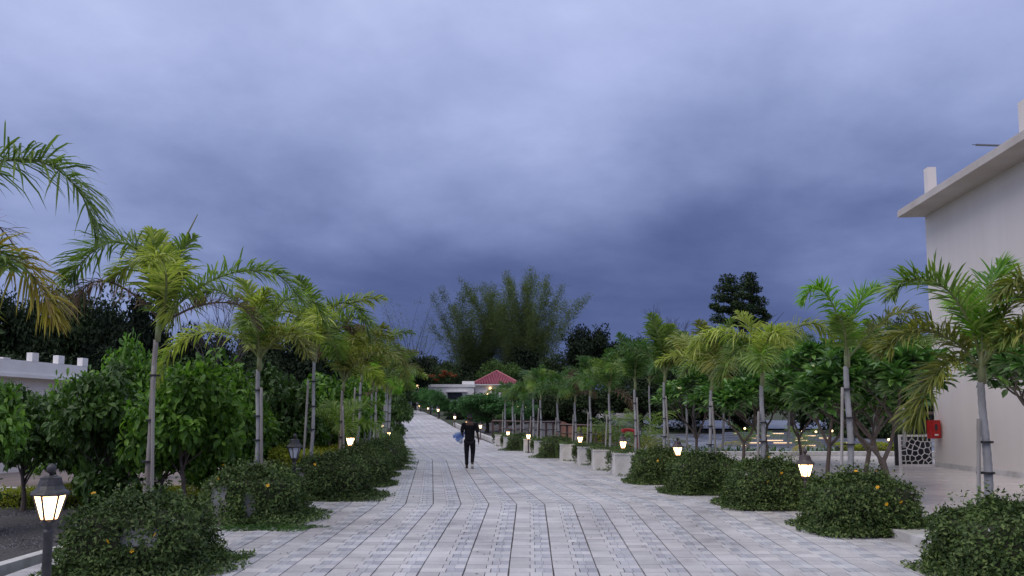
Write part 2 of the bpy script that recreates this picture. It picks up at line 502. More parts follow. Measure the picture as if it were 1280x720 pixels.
for m in (0, 1, 2):
    A = np.array(buf[m]); n = len(A)
    u0, u1, y0, y1 = A.T
    dz = rng.uniform(-.0018, .0018, n)
    def cl_(y): return np.interp(y, CX, CC)
    def hz(y): return np.interp(y, PX, PZ)
    top = [np.stack([cl_(yy) + uu, yy, hz(yy) + PTOP + dz], 1) for uu, yy in ((u0, y0), (u1, y0), (u1, y1), (u0, y1))]
    bot = [q - np.array([0, 0, PAV_T]) for q in top]
    V = np.stack(top + bot, 1).reshape(-1, 3)
    FQ = np.array([(0, 1, 2, 3), (4, 5, 1, 0), (5, 6, 2, 1), (7, 4, 0, 3), (6, 7, 3, 2)])
    FF = (FQ[None] + (np.arange(n) * 8)[:, None, None]).reshape(-1, 4)
    o = link('paving_stones', np_mesh('paving_stones', V, FF, (M_A, M_B, M_A2)[m]), path); o['kind'] = 'stuff'

# kerbs and side surfaces
b = MB()
b.box((-6.02, 9.5, hroad(9.5) + .0), (.16, 14, .2)); b.build('kerb', M_KERB)['kind'] = 'structure'
gv = sheet('gravel_bed', M_GRAVEL, list(np.linspace(-16, -6.12, 30)), list(np.linspace(4, 16.2, 40)),
           lambda x, y: hground(x, y) + .06 + .035 * math.sin(x * 3.7 + 1.3 * y) * math.sin(y * 2.9) + rng.uniform(-.012, .012))
# loose gravel stones
n = 20000
P = np.stack([rng.uniform(-11, -6.15, n), rng.uniform(8.5, 16, n), np.zeros(n)], 1)
P[:, 2] = [hground(a, b_) + .055 for a, b_ in P[:, :2]]
T = np.array([(0, 0, 1), (1, 0, 0), (0, 1, 0), (-1, 0, 0), (0, -1, 0)]) * .6
s_ = rng.uniform(.014, .05, n) * rng.uniform(.5, 1, n)
V = P[:, None] + T[None] * s_[:, None, None] * rng.uniform(.6, 1.4, (n, 5, 3))
FF = (np.array([(0, 1, 2), (0, 2, 3), (0, 3, 4), (0, 4, 1)])[None] + (np.arange(n) * 5)[:, None, None]).reshape(-1, 3)
o = link('gravel', np_mesh('gravel', V.reshape(-1, 3), FF, pavermat('gravel_stone', (.05, .045, .055), (.10, .09, .105), (.20, .18, .20))))
tag(o, 'dark loose gravel spread inside the white kerb at lower left', 'gravel', kind='stuff')
b = MB(); b.box((-11.2, 18.3, .40), (10.0, .2, .26)); b.build('kerb', M_KERB)['kind'] = 'structure'
b = MB(); b.box((-17, 24, .235), (16, 11, .06)); b.build('side_pavement', mat('side_pavement', (.27, .21, .20), .8, (.20, .16, .15), 1.5))['kind'] = 'structure'

# polished terrace on the right, laid in large tiles
TZ = .47
terr = MB(); terr.box((5.66 + 12.2, 21.5, TZ - .12), (24.4, 25.4, .2)); t_o = terr.build('terrace', M_JOINT); t_o['kind'] = 'structure'
TS = 1.2
tb = MB(); tb.box((0, 0, -.01), (TS - .008, TS - .008, .02)); tm = tb.mesh('floor_tile', M_TILE)
cnt = 0
xx = 5.70 + TS / 2
rest = MB()
while xx < 30:
    yy = 8.9 + TS / 2
    while yy < 33.8:
        if xx < 16.4:
            o = link('floor_tile', tm, t_o, (xx, yy, TZ + random.uniform(-.0004, .0004))); cnt += 1
        yy += TS
    xx += TS
b = MB(); b.box((19, 34.45, TZ + .07), (26.8, .5, .24)); b.box((5.68, 21.5, TZ - .17), (.56, 25.3, .44)); b.build('terrace_kerb', M_KERB)['kind'] = 'structure'

# wet road and lawn on the far right
sheet('side_road', M_WET, list(np.linspace(7, 44, 12)), list(np.linspace(37.5, 62, 16)), lambda x, y: hground(x, y) + .03)
sheet('side_road', M_WET, list(np.linspace(6.5, 11, 6)), list(np.linspace(62.1, 84, 12)), lambda x, y: hground(x, y) + .03)
sheet('side_road', M_WET, list(np.linspace(12.5, 34, 12)), list(np.linspace(68, 80, 12)), lambda x, y: hground(x, y) + .03)
sheet('lawn', M_GRASS, list(np.linspace(3.2, 6.4, 6)), list(np.linspace(62, 80, 12)), lambda x, y: hground(x, y) + .035)

# ------------------------------------------------------------------ planters with creepers
ORD = ['nearest', 'second', 'third', 'fourth', 'fifth', 'sixth', 'seventh', 'eighth', 'ninth', 'tenth', 'eleventh', 'twelfth', 'thirteenth',
       'fourteenth', 'fifteenth', 'sixteenth', 'seventeenth']
BH = .60
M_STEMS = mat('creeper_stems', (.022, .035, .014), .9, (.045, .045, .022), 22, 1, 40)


def creeper_mesh(seed, n, gap=None, skirt=(.26, .22), lump=.075):
    """creeper hanging over a 1.1 x 1.0 box, root at ground centre; skirt spreads towards local -x (the drive) and -y"""
    r = np.random.default_rng(seed)
    th = r.uniform(0, 2 * np.pi, n)
    t = r.uniform(0, 1, n)
    # profile: top disc | side | skirt
    kind_ = r.choice(3, n, p=[.34, .46, .20])
    c, s = np.cos(th), np.sin(th)
    q = 1 / (np.abs(c) ** 5 + np.abs(s) ** 5) ** .2
    hx, hy = .62, .57
    lumps = .5 + .5 * np.sin(th * 5 + seed) * np.sin(th * 3.1 + t * 5 + seed)
    rr = np.empty(n); z = np.empty(n)
    m0 = kind_ == 0
    rr[m0] = np.sqrt(t[m0]) * 1.0
    z[m0] = BH + .15 * (1 - rr[m0] ** 3) + .085 * np.sin(c[m0] * rr[m0] * 7 + seed) * np.cos(s[m0] * rr[m0] * 6)
    m1 = kind_ == 1
    z[m1] = BH * (1 - t[m1]) + .02
    rr[m1] = 1.02 + .10 * (t[m1]) ** 2 + lump * 2.2 * lumps[m1] + .05 * np.sin(np.pi * np.minimum(1, (1 - t[m1]) * 1.2))
    m2 = kind_ == 2
    ex = skirt[0] * np.clip(-c[m2], 0, 1) ** 1.3 + skirt[1] * np.clip(-s[m2], 0, 1) + .12
    ex = ex * (.65 + .5 * lumps[m2])
    rr[m2] = 1.05 + ex * t[m2] ** 1.0 * 1.45
    z[m2] = .14 * (1 - t[m2]) ** 1.5 + .03
    depth = r.uniform(-.12, .05, n) * (kind_ != 2) + 0
    x = c * q * (hx * rr + depth); y = s * q * (hy * rr + depth)
    z = z + r.uniform(-.03, .05, n) * (kind_ != 2) + r.uniform(0, .04, n)
    # stray shoots stand proud of the mound
    st = r.random(n) < .08
    z[st & m0] += (r.uniform(.12, .46, n) ** 2)[st & m0]
    bul = .05 * np.sin(th * 3 + seed * 1.7) * np.sin(z * 6 + seed) + .03 * np.sin(th * 9 + z * 11)
    x = x * (1 + bul * (kind_ != 2)); y = y * (1 + bul * (kind_ != 2))
    ok = np.ones(n, bool)
    if gap:
        for (gx0, gx1, gz0, gz1) in gap:
            ins = (y < -.3) & (x > gx0) & (x < gx1) & (z > gz0) & (z < gz1)
            strand = (np.sin(x * 38 + z * 5 + 2 * np.sin(z * 9)) > .3)
            ok &= ~(ins & ~strand)
    P = np.stack([x, y, z], 1)[ok]
    nrm = np.stack([c * q, s * q, np.where(m0, 3.5, np.where(m2, 3, .5))], 1)[ok]
    k = len(P)
    nrm = unit(nrm) + r.normal(0, .45, (k, 3))
    D = r.normal(0, 1, (k, 3)) + np.array([0, 0, -.35]) + unit(np.stack([c, s, 0 * c], 1))[ok] * .5
    L = r.uniform(.035, .075, k); W = L * r.uniform(.42, .62, k)
    return leaves('creeper', P, D, nrm, L, W, L_VINE)


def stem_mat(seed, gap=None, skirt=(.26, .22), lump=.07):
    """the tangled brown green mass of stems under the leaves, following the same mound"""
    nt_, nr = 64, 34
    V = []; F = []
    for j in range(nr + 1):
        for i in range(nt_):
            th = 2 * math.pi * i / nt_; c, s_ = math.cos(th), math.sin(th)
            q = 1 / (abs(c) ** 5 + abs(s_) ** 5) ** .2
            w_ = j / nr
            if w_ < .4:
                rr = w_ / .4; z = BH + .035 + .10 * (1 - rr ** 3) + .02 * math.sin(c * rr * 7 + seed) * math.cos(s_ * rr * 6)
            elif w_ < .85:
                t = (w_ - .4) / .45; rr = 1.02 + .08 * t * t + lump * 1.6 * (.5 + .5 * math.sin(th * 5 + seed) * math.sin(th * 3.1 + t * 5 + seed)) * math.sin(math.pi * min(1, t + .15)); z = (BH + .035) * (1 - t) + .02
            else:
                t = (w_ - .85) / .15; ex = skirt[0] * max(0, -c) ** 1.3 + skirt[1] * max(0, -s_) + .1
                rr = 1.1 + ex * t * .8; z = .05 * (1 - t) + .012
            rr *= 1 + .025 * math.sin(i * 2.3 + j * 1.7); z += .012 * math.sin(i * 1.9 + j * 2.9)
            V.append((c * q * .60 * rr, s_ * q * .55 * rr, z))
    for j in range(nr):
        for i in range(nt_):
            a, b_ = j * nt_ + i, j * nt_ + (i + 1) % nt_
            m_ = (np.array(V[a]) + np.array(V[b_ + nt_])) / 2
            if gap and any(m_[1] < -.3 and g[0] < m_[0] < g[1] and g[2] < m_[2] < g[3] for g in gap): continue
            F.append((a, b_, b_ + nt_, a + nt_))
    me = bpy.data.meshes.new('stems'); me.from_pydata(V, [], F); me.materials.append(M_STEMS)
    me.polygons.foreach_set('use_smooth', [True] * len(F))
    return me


def vine_only_mesh(seed, n):
    """a thin creeper: over the top and down one corner in strands, most of the box face left bare"""
    r = np.random.default_rng(seed)
    P = []; N = []
    m = int(n * .42)
    x = r.uniform(-.6, .6, m); y = r.uniform(-.56, .56, m)
    z = BH + .04 + .10 * np.abs(np.sin(x * 4 + seed)) * r.random(m) + r.uniform(0, .05, m)
    P.append(np.stack([x, y, z], 1)); N.append(np.tile([0, 0, 1.], (m, 1)))
    for _ in range(30):
        k = int(n * .55 / 30)
        a = r.choice([0, 1, 2])
        if a == 0: x0, y0 = r.uniform(.22, .62), -.57
        elif a == 1: x0, y0 = -.62, r.uniform(.0, .55)
        else: x0, y0 = .62, r.uniform(-.5, .5)
        ln = r.uniform(.3, 1) * BH
        if a == 0: ln = BH * np.clip((x0 - .1) / .4, .3, 1)
        t = r.random(k)
        xs = x0 + .05 * np.sin(t * 5 + r.uniform(0, 6)) + r.normal(0, .022, k); ys = y0 + r.normal(0, .02, k) - .01
        zs = BH + .05 - ln * t
        P.append(np.stack([xs, ys, zs], 1)); N.append(np.tile([0, -1., .3] if a == 0 else ([-1., 0, .3] if a == 1 else [1., 0, .3]), (k, 1)))
    m = int(n * .16)
    t = r.random(m)
    P.append(np.stack([.35 - 1.05 * t * r.random(m) + .2 * r.random(m), -.58 - .22 * r.random(m), .03 + .05 * r.random(m)], 1)); N.append(np.tile([0, 0, 1.], (m, 1)))
    P = np.concatenate(P); N = np.concatenate(N); k = len(P)
    return leaves('creeper', P, r.normal(0, 1, (k, 3)) + np.array([0, -.2, -.5]), N + r.normal(0, .4, (k, 3)), r.uniform(.04, .08, k), r.uniform(.02, .045, k), L_VINE)


def box_mesh():
    b = MB(); P = []
    W_, D_, H_, t, c = .55, .5, BH, .08, .012
    b.box((0, 0, H_ / 2), (2 * W_, 2 * D_, H_), top=(.985, .985))
    b.box((0, -D_ + t / 2, H_ + .012), (2 * W_ + .03, t + .03, .035)); b.box((0, D_ - t / 2, H_ + .012), (2 * W_ + .03, t + .03, .035))
    b.box((-W_ + t / 2, 0, H_ + .0125), (t + .03, 2 * D_ - 2 * t - .03, .034)); b.box((W_ - t / 2, 0, H_ + .0125), (t + .03, 2 * D_ - 2 * t - .03, .034))
    return b.mesh('planter_box', M_PLANTER)


BOXM = box_mesh()


def flower_mesh(name, mt, r0=.028, n=6, up=.4):
    b = MB()
    for k in range(n):
        g = 2 * math.pi * k / n; h = .42
        p = lambda a, rr, z: (math.cos(a) * rr, math.sin(a) * rr, z)
        b.add([(0, 0, 0), p(g - h, r0 * .7, r0 * up * .6), p(g, r0, r0 * up * .5), p(g + h, r0 * .7, r0 * up * .6)], [(0, 1, 2), (0, 2, 3)])
    b.lathe([(r0 * .22, 0), (r0 * .15, r0 * .25)], 6)
    return b.mesh(name, mt)


FLOWER = flower_mesh('flower', M_PETALY)
full = [(creeper_mesh(k, 21000), stem_mat(k)) for k in (11, 23, 31)]
G1 = [(-.40, .0, .34, .56)]; G2 = [(.24, .58, .02, .58), (-.2, -.02, .1, .5)]; G3 = [(.36, .58, .02, .56)]
SKL = (.5, .3)
gapL1 = (creeper_mesh(5, 22000, gap=G1, skirt=SKL), stem_mat(5, G1, SKL))
gapL2 = (creeper_mesh(8, 22000, gap=G2, skirt=SKL), stem_mat(8, G2, SKL))
gapL3 = (creeper_mesh(9, 20000, gap=G3, skirt=SKL), stem_mat(9, G3, SKL))
thin = [(vine_only_mesh(k, n), None) for k, n in ((3, 2600), (14, 3400), (17, 2000))]
midm = (creeper_mesh(41, 9000, skirt=(.5, .3)), stem_mat(41, skirt=(.5, .3)))


def planter(x, y, mirror, cm, nfl, label, skirt_right):
    z = hroad(y)
    t = empty('planter', (x, y, z + .03))
    tag(t, label, 'planter', 'planters along the paved drive')
    link('planter_box', BOXM, t, (0, 0, 0))
    o = link('creeper', cm[0], t, (0, 0, 0)); o.scale = (-1 if mirror else 1, 1, 1)
    o['kind'] = 'stuff'
    if cm[1]: o2 = link('stems', cm[1], t, (0, 0, 0)); o2.scale = (-1 if mirror else 1, 1, 1)
    for _ in range(nfl):
        if random.random() < .6:
            a = random.uniform(-.5, .5); p = (a, -.68 - random.uniform(0, .05), random.uniform(.25, .75)); rx = 1.0
        else:
            p = (random.uniform(-.5, .5), random.uniform(-.55, 0), .90); rx = .5
        f = link('flower', FLOWER, t, p); f.rotation_euler = (rx, random.uniform(-.4, .4), random.uniform(0, 6)); f.scale = (1.15,) * 3
    return t


RP = [(5.6, 9.1, 6), (5.28, 12.3, 7), (4.72, 14.9, 4), (4.15, 17.4, 2), (3.75, 20.0, 1), (3.38, 22.7, 0), (3.05, 25.15, 0), (2.8, 27.8, 0), (2.35, 30.2, 0),
      (1.88, 32.4, 0), (1.5, 34.8, 0), (1.08, 37.3, 0), (.55, 39.5, 0), (.1, 41.8, 0), (-.38, 44.2, 0)]
LP = [(-4.38, 9.65, 4), (-4.25, 13.4, 4), (-3.65, 16.3, 3), (-3.75, 19.3, 2), (-4.1, 22.2, 1), (-4.25, 25.1, 0), (-4.5, 28, 0), (-4.95, 31, 0), (-5.3, 34, 0),
      (-5.75, 37, 0), (-6.2, 40, 0), (-6.8, 43, 0)]
for i, (x, y, nf) in enumerate(RP):
    if i < 5:
        d = ['rounded mound of flowering creeper hiding its box', 'broad mound of creeper dotted with yellow flowers', 'low dark mound of creeper beside the drive',
             'smooth dark green mound of creeper', 'steep creeper mound next to the first bare white box'][i]
        cm = full[i % 3]
    elif i in (9, 12): d = 'white box almost smothered in creeper'; cm = midm
    else: d = 'white plastered box with strands of creeper down one side'; cm = thin[i % 3]
    planter(x, y, False, cm, nf, f'{d}, {ORD[i]} planter along the right', True)
for i, (x, y, nf) in enumerate(LP):
    cm = gapL1 if i == 0 else gapL2 if i == 1 else gapL3 if i == 2 else full[i % 3] if i < 5 else midm
    d = ['shaggy creeper mound with a pale patch of box showing', 'creeper draped white box with its left face bare', 'dense creeper mound beside a strip of white box',
         'dark creeper mound spilling onto the drive', 'creeper mound spilling onto the drive'][min(i, 4)]
    planter(x, y, True, cm, nf, f'{d}, {ORD[i]} planter along the left', False)
# creeper matting on the ground beside the near left planters
for (cx, cy, sx, sy, lab) in ((-3.75, 12.4, .85, .35, 'low fresh green creeper matted on the paving before the second left planter'),
                              (-5.6, 12.9, .4, 1.2, 'low green ground cover behind the nearest left planter'),
                              (-3.95, 10.15, .6, .35, 'low fresh green creeper matted at the foot of the nearest left planter')):
    n = 2600
    a = rng.uniform(0, 2 * np.pi, n); q = np.sqrt(rng.random(n)) * (1 + .2 * np.sin(a * 5))
    P = np.stack([cx + sx * q * np.cos(a), cy + sy * q * np.sin(a), np.zeros(n)], 1)
    P[:, 2] = [hroad(v) + .04 for v in P[:, 1]]; P[:, 2] += rng.uniform(0, .07, n) * (1 - q * .7)
    o = link('ground_cover', leaves('ground_cover', P, rng.normal(0, 1, (n, 3)) * [1, 1, .3], np.array([0, 0, 1.]) + rng.normal(0, .4, (n, 3)), rng.uniform(.03, .06, n), rng.uniform(.02, .035, n), L_VINEL))
    tag(o, lab, 'ground cover', kind='stuff')

n = 260
sd_ = rng.choice([-1, 1], n); yy_ = rng.uniform(9, 30, n)
xx_ = np.interp(yy_, CX, CC) + sd_ * rng.uniform(.3, 3.2, n) ** 1.0
P = np.stack([xx_, yy_, np.interp(yy_, PX, PZ) + PTOP + .004], 1)
L_FALL = leafmat('fallen_leaf', [(.10, .07, .03), (.20, .14, .05), (.09, .11, .04)], .8, .1, .1)
o = link('fallen_leaves', leaves('fallen_leaves', P, rng.normal(0, 1, (n, 3)) * [1, 1, .1], np.array([0, 0, 1.]) + rng.normal(0, .12, (n, 3)), rng.uniform(.02, .055, n), rng.uniform(.012, .025, n), L_FALL))
tag(o, 'small dry leaves scattered over the block paving', 'leaves', kind='stuff')

# ------------------------------------------------------------------ palms


def frond_mesh(name, pts, mt, leaf=.42, n=46, seed=0, width=.036, vee=.5, dens=2, stem=M_RACH, droop=.35, petiole=.16):
    """feather frond along a smooth curve: rachis tube with rows of narrow drooping leaflets"""
    r = np.random.default_rng(seed)
    n = int(n * 1.25); leaf *= 1.12; width *= .74
    pts = np.array([tuple(p) for p in pts], float)
    seg = np.r_[0, np.cumsum(np.linalg.norm(np.diff(pts, axis=0), axis=1))]
    total = seg[-1]
    # smooth by Catmull-Rom sampling
    k = 15; tt = np.linspace(0, len(pts) - 1, k)
    E = np.vstack([2 * pts[0] - pts[1], pts, 2 * pts[-1] - pts[-2]])
    Q = []
    for t in tt:
        i = min(int(t), len(pts) - 2); f = t - i
        p0, p1, p2, p3 = E[i:i + 4]
        Q.append(.5 * ((2 * p1) + (-p0 + p2) * f + (2 * p0 - 5 * p1 + 4 * p2 - p3) * f * f + (-p0 + 3 * p1 - 3 * p2 + p3) * f ** 3))
    Q = np.array(Q)
    b = MB()
    rad = [.017 * (1 - .85 * i / (k - 1)) + .002 for i in range(k)]
    b.tube(Q, rad, 5, 0, False)
    s = np.linspace(petiole, 1.0, n)
    s = np.repeat(s, 2 * dens)
    side = np.tile(np.repeat([1, -1], dens), n).astype(float)
    s = np.clip(s + r.uniform(-.012, .012, len(s)), petiole * .9, 1)
    g = s * (k - 1); i = np.minimum(g.astype(int), k - 2); f = (g - i)[:, None]
    P = Q[i] * (1 - f) + Q[i + 1] * f
    T = unit(Q[i + 1] - Q[i])
    up = np.array([0, 0, 1.])
    Bn = np.cross(T, up); bl = np.linalg.norm(Bn, axis=1, keepdims=True)
    Bn = np.where(bl > .15, Bn / np.maximum(bl, 1e-6), np.array([[1., 0, 0]]))
    Un = np.cross(Bn, T)
    ang = r.uniform(.95, 1.4, len(s)) - .4 * s
    v = vee + r.uniform(-.7, .7, len(s))
    D = T * np.cos(ang)[:, None] + (Bn * side[:, None] * np.cos(v)[:, None] + Un * np.sin(v)[:, None]) * np.sin(ang)[:, None]
    D += r.normal(0, .07, D.shape)
    D = unit(D)
    L = leaf * (np.sin(np.pi * np.clip((s - petiole) / (1 - petiole) * .82 + .16, 0, 1)) ** .6) * r.uniform(.8, 1.1, len(s))
    dr = (droop * r.uniform(.6, 1.4, len(s)))[:, None] * L[:, None]
    gdir = np.array([[0, 0, -1.]])
    c0 = P; c1 = P + D * L[:, None] * .42 + gdir * dr * .15; c2 = P + D * L[:, None] * .75 + gdir * dr * .5; c3 = P + D * L[:, None] * .97 + gdir * dr
    Wd = unit(np.cross(D, Un + .3 * r.normal(0, 1, D.shape)))
    w = (width * r.uniform(.8, 1.2, len(s)))[:, None]
    V = np.stack([c0 - Wd * w * .25, c0 + Wd * w * .25, c1 + Wd * w * .5, c1 - Wd * w * .5, c2 + Wd * w * .36, c2 - Wd * w * .36, c3], 1).reshape(-1, 3)
    FT = [(0, 1, 2), (0, 2, 3), (3, 2, 4), (3, 4, 5), (5, 4, 6)]
    base = len(b.v)
    nl = len(s)
    FF = (np.array(FT)[None] + (np.arange(nl) * 7)[:, None, None]).reshape(-1, 3) + base
    me = bpy.data.meshes.new(name)
    me.from_pydata(b.v + V.tolist(), [], b.f + FF.tolist())
    me.materials.append(mt); me.materials.append(stem)
    me.polygons.foreach_set('material_index', [1] * len(b.f) + [0] * len(FF))
    me.update()
    return me


def arc(length, elev, bend, n=6, side=0):
    """frond curve in the XZ plane leaving at angle elev and bending down by bend radians"""
    p = np.zeros(3); out = [p.copy()]
    for i in range(n):
        a = elev - bend * ((i + .5) / n) ** 1.3
        p = p + np.array([math.cos(a), side * (i / n) ** 2, math.sin(a)]) * length / n
        out.append(p.copy())
    return out


def palm_trunk(parent, base, top, r0, r1, mt, shaft=True):
    r0, r1 = r0 * .62, r1 * .64
    b = MB(); n = 26
    pts = []; rad = []
    for i in range(n + 1):
        t = i / n
        p = base.lerp(top, t) + Vector((.02 * math.sin(t * 5 + base.x), 0, 0))
        ring = 1.06 if i % 2 == 0 else .97
        pts.append(p); rad.append((r0 + (r1 - r0) * t ** .8) * ring)
    b.tube(pts, rad, 12)
    b.build('trunk', mt, parent, True)
    if shaft:
        b = MB(); d = (top - base).normalized()
        b.tube([top - d * .02, top + d * .12, top + d * .26, top + d * .38], [r1 * 1.14, r1 * 1.22, r1 * .9, r1 * .35], 10)
        b.build('crownshaft', M_SHAFT, parent, True)


def stake(parent, a, bnd, ties, trunk_pt, r=.022):
    b = MB(); n = 10
    b.tube([a.lerp(bnd, i / n) for i in range(n + 1)], [r * (1.12 if i % 2 else 1) for i in range(n + 1)], 8)
    b.build('support_stake', M_STAKE, parent, True)


PALMG = 'palms standing in the planters'
gen_fronds = {}
for mname, mt in (('g', F_GREEN), ('l', F_LIME), ('o', F_OLIVE), ('b', F_BRIGHT), ('d', F_DRY), ('k', F_DARK)):
    gen_fronds[mname] = [frond_mesh('frond', arc(ln, el, be, side=sd), mt, lf, 34, seed=i + 3, width=.038, stem=M_RACHD if mname == 'd' else M_RACH)
                         for i, (ln, el, be, lf, sd) in enumerate(((1.5, 1.35, 1.5, .40, .1), (1.5, 1.15, 1.9, .42, -.15), (1.4, .85, 1.9, .42, .12), (1.25, 1.5, .7, .40, 0), (1.3, .5, 1.7, .40, 0)))]


def palm(base, top, r0, r1, label, heroes=(), gen='gl', ngen=6, mt=M_TRUNK, d=None, st=True, seed=0, scale=1.15, gelev=None, near=True):
    rd = random.Random(seed * 13 + 5)
    t = empty('palm_tree', base); tag(t, label, 'palm tree', PALMG)
    O = Vector(base)
    L = lambda p: Vector(p) - O
    palm_trunk(t, Vector((0, 0, 0)), L(top), r0, r1, mt)
    crown = L(top) + Vector((0, 0, .22))
    for k, (px, mt_, leaf, kw) in enumerate(heroes):
        q = [L(at(a[0], a[1], base[1] + (a[2] if len(a) > 2 else 0))) for a in px]
        me = frond_mesh('frond', q, mt_, leaf, kw.get('n', 44), seed=seed * 10 + k, **{x: y for x, y in kw.items() if x != 'n'})
        link('frond', me, t)
    a0 = rd.uniform(0, 6.28)
    for k in range(ngen):
        lst = gen_fronds[gen[k % len(gen)]]
        i = rd.choice([0, 1, 2, 0, 1, 3]) if k else 3
        if gelev: i = rd.choice(gelev)
        o = link('frond', lst[i], t, crown - Vector((0, 0, .05 + .05 * (i == 4))), a0 + k * 2.4 + rd.uniform(-.3, .3))
        s = scale * rd.uniform(.85, 1.12); o.scale = (s, s, s)
    if seed in (14, 53):
        o = link('dead_frond', gen_fronds['d'][2 if seed % 2 else 4], t, crown - Vector((0, 0, .16)), rd.uniform(0, 6.28)); o.rotation_euler.y = .75; o.scale = (.75, .75, .75)
    if st:
        side = -1 if base[0] < 0 else 1
        sx = rd.uniform(.10, .2) * rd.choice([-1, -1, 1])
        hh = rd.uniform(.55, .95)
        a = Vector((sx, -.06, .0)); e_ = Vector((sx * .55, -.04, (L(top).z) * hh))
        stake(t, a, e_, 3, None)
        for f in (.32, .55, .8):
            if f > hh: continue
            b = MB(); p = L(top) * f
            sp = a.lerp(e_, f / hh)
            r = r0 * .95
            b.lathe([(r * 1.12, -.012), (r * 1.12, .012)], 10, tuple(p)); b.box(((p.x + sp.x) / 2, -.04, p.z), (abs(p.x - sp.x) + .04, .012, .024))
            b.build('tie_strap', M_TIE, t)
    return t


G_, LI, OL, YE, DR, BR = F_GREEN, F_LIME, F_OLIVE, F_YEL, F_DRY, F_BRIGHT
K = {}
# left row
d = 7.7
palm(at(-112, 735, d), at(-110, 430, d), .075, .06, 'palm with drooping green and yellowed fronds reaching in above the large near lantern',
     [([(-108, 395), (-80, 260), (-40, 212), (10, 200), (60, 205), (100, 240), (122, 300)], G_, .52, dict(n=58, width=.034, droop=.5, petiole=.1)),
      ([(-108, 400), (-60, 335), (-15, 310), (25, 330), (52, 362), (68, 402)], YE, .44, dict(n=46, droop=.5, stem=M_RACHD)),
      ([(-108, 400), (-70, 300, .8), (-30, 270, 1.5), (5, 290, 2.0), (30, 330, 2.2)], DR, .34, dict(n=18, width=.015, stem=M_RACHD))],
     gen='go', ngen=4, seed=1)
d = 10.9
palm(at(178, 650, d), at(197, 425, d), .068, .05, 'tall grey ringed palm with a bare spear shoot, rising from the nearest left planter',
     [([(203, 400), (196, 345), (168, 308), (132, 305), (100, 330), (88, 352)], G_, .48, dict(n=50, droop=.3)),
      ([(204, 398), (205, 360), (190, 330), (165, 330), (140, 350)], LI, .44, dict(n=42)),
      ([(204, 398), (214, 355), (228, 340), (222, 380), (215, 400)], LI, .42, dict(n=38)),
      ([(205, 398), (208, 350, -.4), (200, 320, -.8), (185, 330, -1.1)], LI, .40, dict(n=36)),
      ([(206, 398), (232, 372), (270, 348), (312, 338), (350, 345), (380, 380)], G_, .42, dict(n=50, droop=.4)),
      ([(206, 402), (240, 385), (275, 378), (305, 385), (325, 412)], DR, .30, dict(n=34, stem=M_RACHD, width=.02)),
      ([(203, 402), (170, 370), (135, 352), (108, 358), (92, 385)], DR, .36, dict(n=32, stem=M_RACHD, width=.022, droop=.8)),
      ],
     gen='gl', ngen=2, seed=2, mt=M_TRUNKBR)
b = MB(); b.tube([at(207, 390, d), at(214, 345, d), at(228, 305, d), at(247, 268, d)], [.02, .022, .016, .006], 6)
sp = b.build('spear_leaf', M_SHAFT); pt = [o for o in C.objects if o.name.startswith('palm_tree')][-1]; sp.parent = pt; sp.matrix_parent_inverse = Matrix.Translation(-pt.location)
d = 13.75
palm(at(320, 592, d), at(324, 462, d), .072, .055, 'palm with a yellow tuft and long frond arching left, in second left planter',
     [([(324, 448), (305, 425), (275, 415), (240, 420), (212, 440), (198, 480)], LI, .42, dict(n=48, droop=.5)),
      ([(325, 445), (322, 405), (326, 380), (335, 362)], LI, .48, dict(n=44, vee=.2)),
      ([(325, 446), (332, 415), (318, 395), (300, 400)], YE, .36, dict(n=36)),
      ([(326, 446), (338, 400), (362, 372), (392, 378), (408, 410)], G_, .42, dict(n=44)),
      ([(324, 446), (312, 405), (290, 372), (262, 362), (250, 378)], G_, .40, dict(n=44)),
      ([(326, 448), (345, 425, -.3), (368, 420, -.5), (385, 445, -.7)], OL, .38, dict(n=36))],
     gen='lg', ngen=3, seed=3)
LT = [(388, 577, 394, 452, 16.5, 'gl', 8, 1.08, 'slender grey palm with arching green fronds in the third left planter'),
      (424, 574, 429, 488, 19.4, 'gol', 8, 1.0, 'palm with dark hanging fronds in the fourth left planter'),
      (446, 556, 452, 478, 22.3, 'ogd', 9, 1.1, 'palm with browned fronds in the fifth left planter'),
      (461, 552, 466, 492, 25.2, 'ogb', 8, 1.05, 'palm with olive and rust tinged fronds in the sixth left planter'),
      (467, 550, 471, 490, 28.1, 'bgo', 8, 1.1, 'palm with fresh green fronds in the seventh left planter'),
      (473, 548, 477, 488, 31.1, 'blg', 8, 1.1, 'palm with bright fronds in the eighth left planter'),
      (479, 545, 483, 490, 34.1, 'lbg', 8, 1.1, 'palm with lime green fronds in the ninth left planter'),
      (482, 543, 485, 492, 37.1, 'lb', 7, 1.15, 'palm with yellow green fronds in the tenth left planter'),
      (486, 541, 489, 496, 40.1, 'lb', 7, 1.1, 'low crowned lime palm in the eleventh left planter'),
      (485, 539, 487, 499, 43.1, 'bl', 7, 1.1, 'palm in the twelfth left planter with its crown over the drive')]
for i, (bx, by, tx, ty, d, g, ng, sc, lab) in enumerate(LT):
    hero = []
    if i == 0: hero = [([(395, 440), (405, 400), (428, 378), (452, 392), (462, 425)], G_, .42, dict(n=42)),
                       ([(393, 440), (378, 400), (352, 388), (330, 400)], LI, .40, dict(n=42))]
    if i == 2: hero = [([(452, 466), (462, 432), (482, 420), (502, 445), (508, 475)], OL, .42, dict(n=40)), ([(452, 466), (445, 430), (425, 410), (405, 425)], DR, .36, dict(n=36))]
    palm(at(bx, by, d), at(tx, ty, d), .062, .048, lab, hero, gen=g, ngen=ng, seed=10 + i, scale=sc * 1.2, mt=M_TRUNKBR if i == 1 else M_TRUNK)
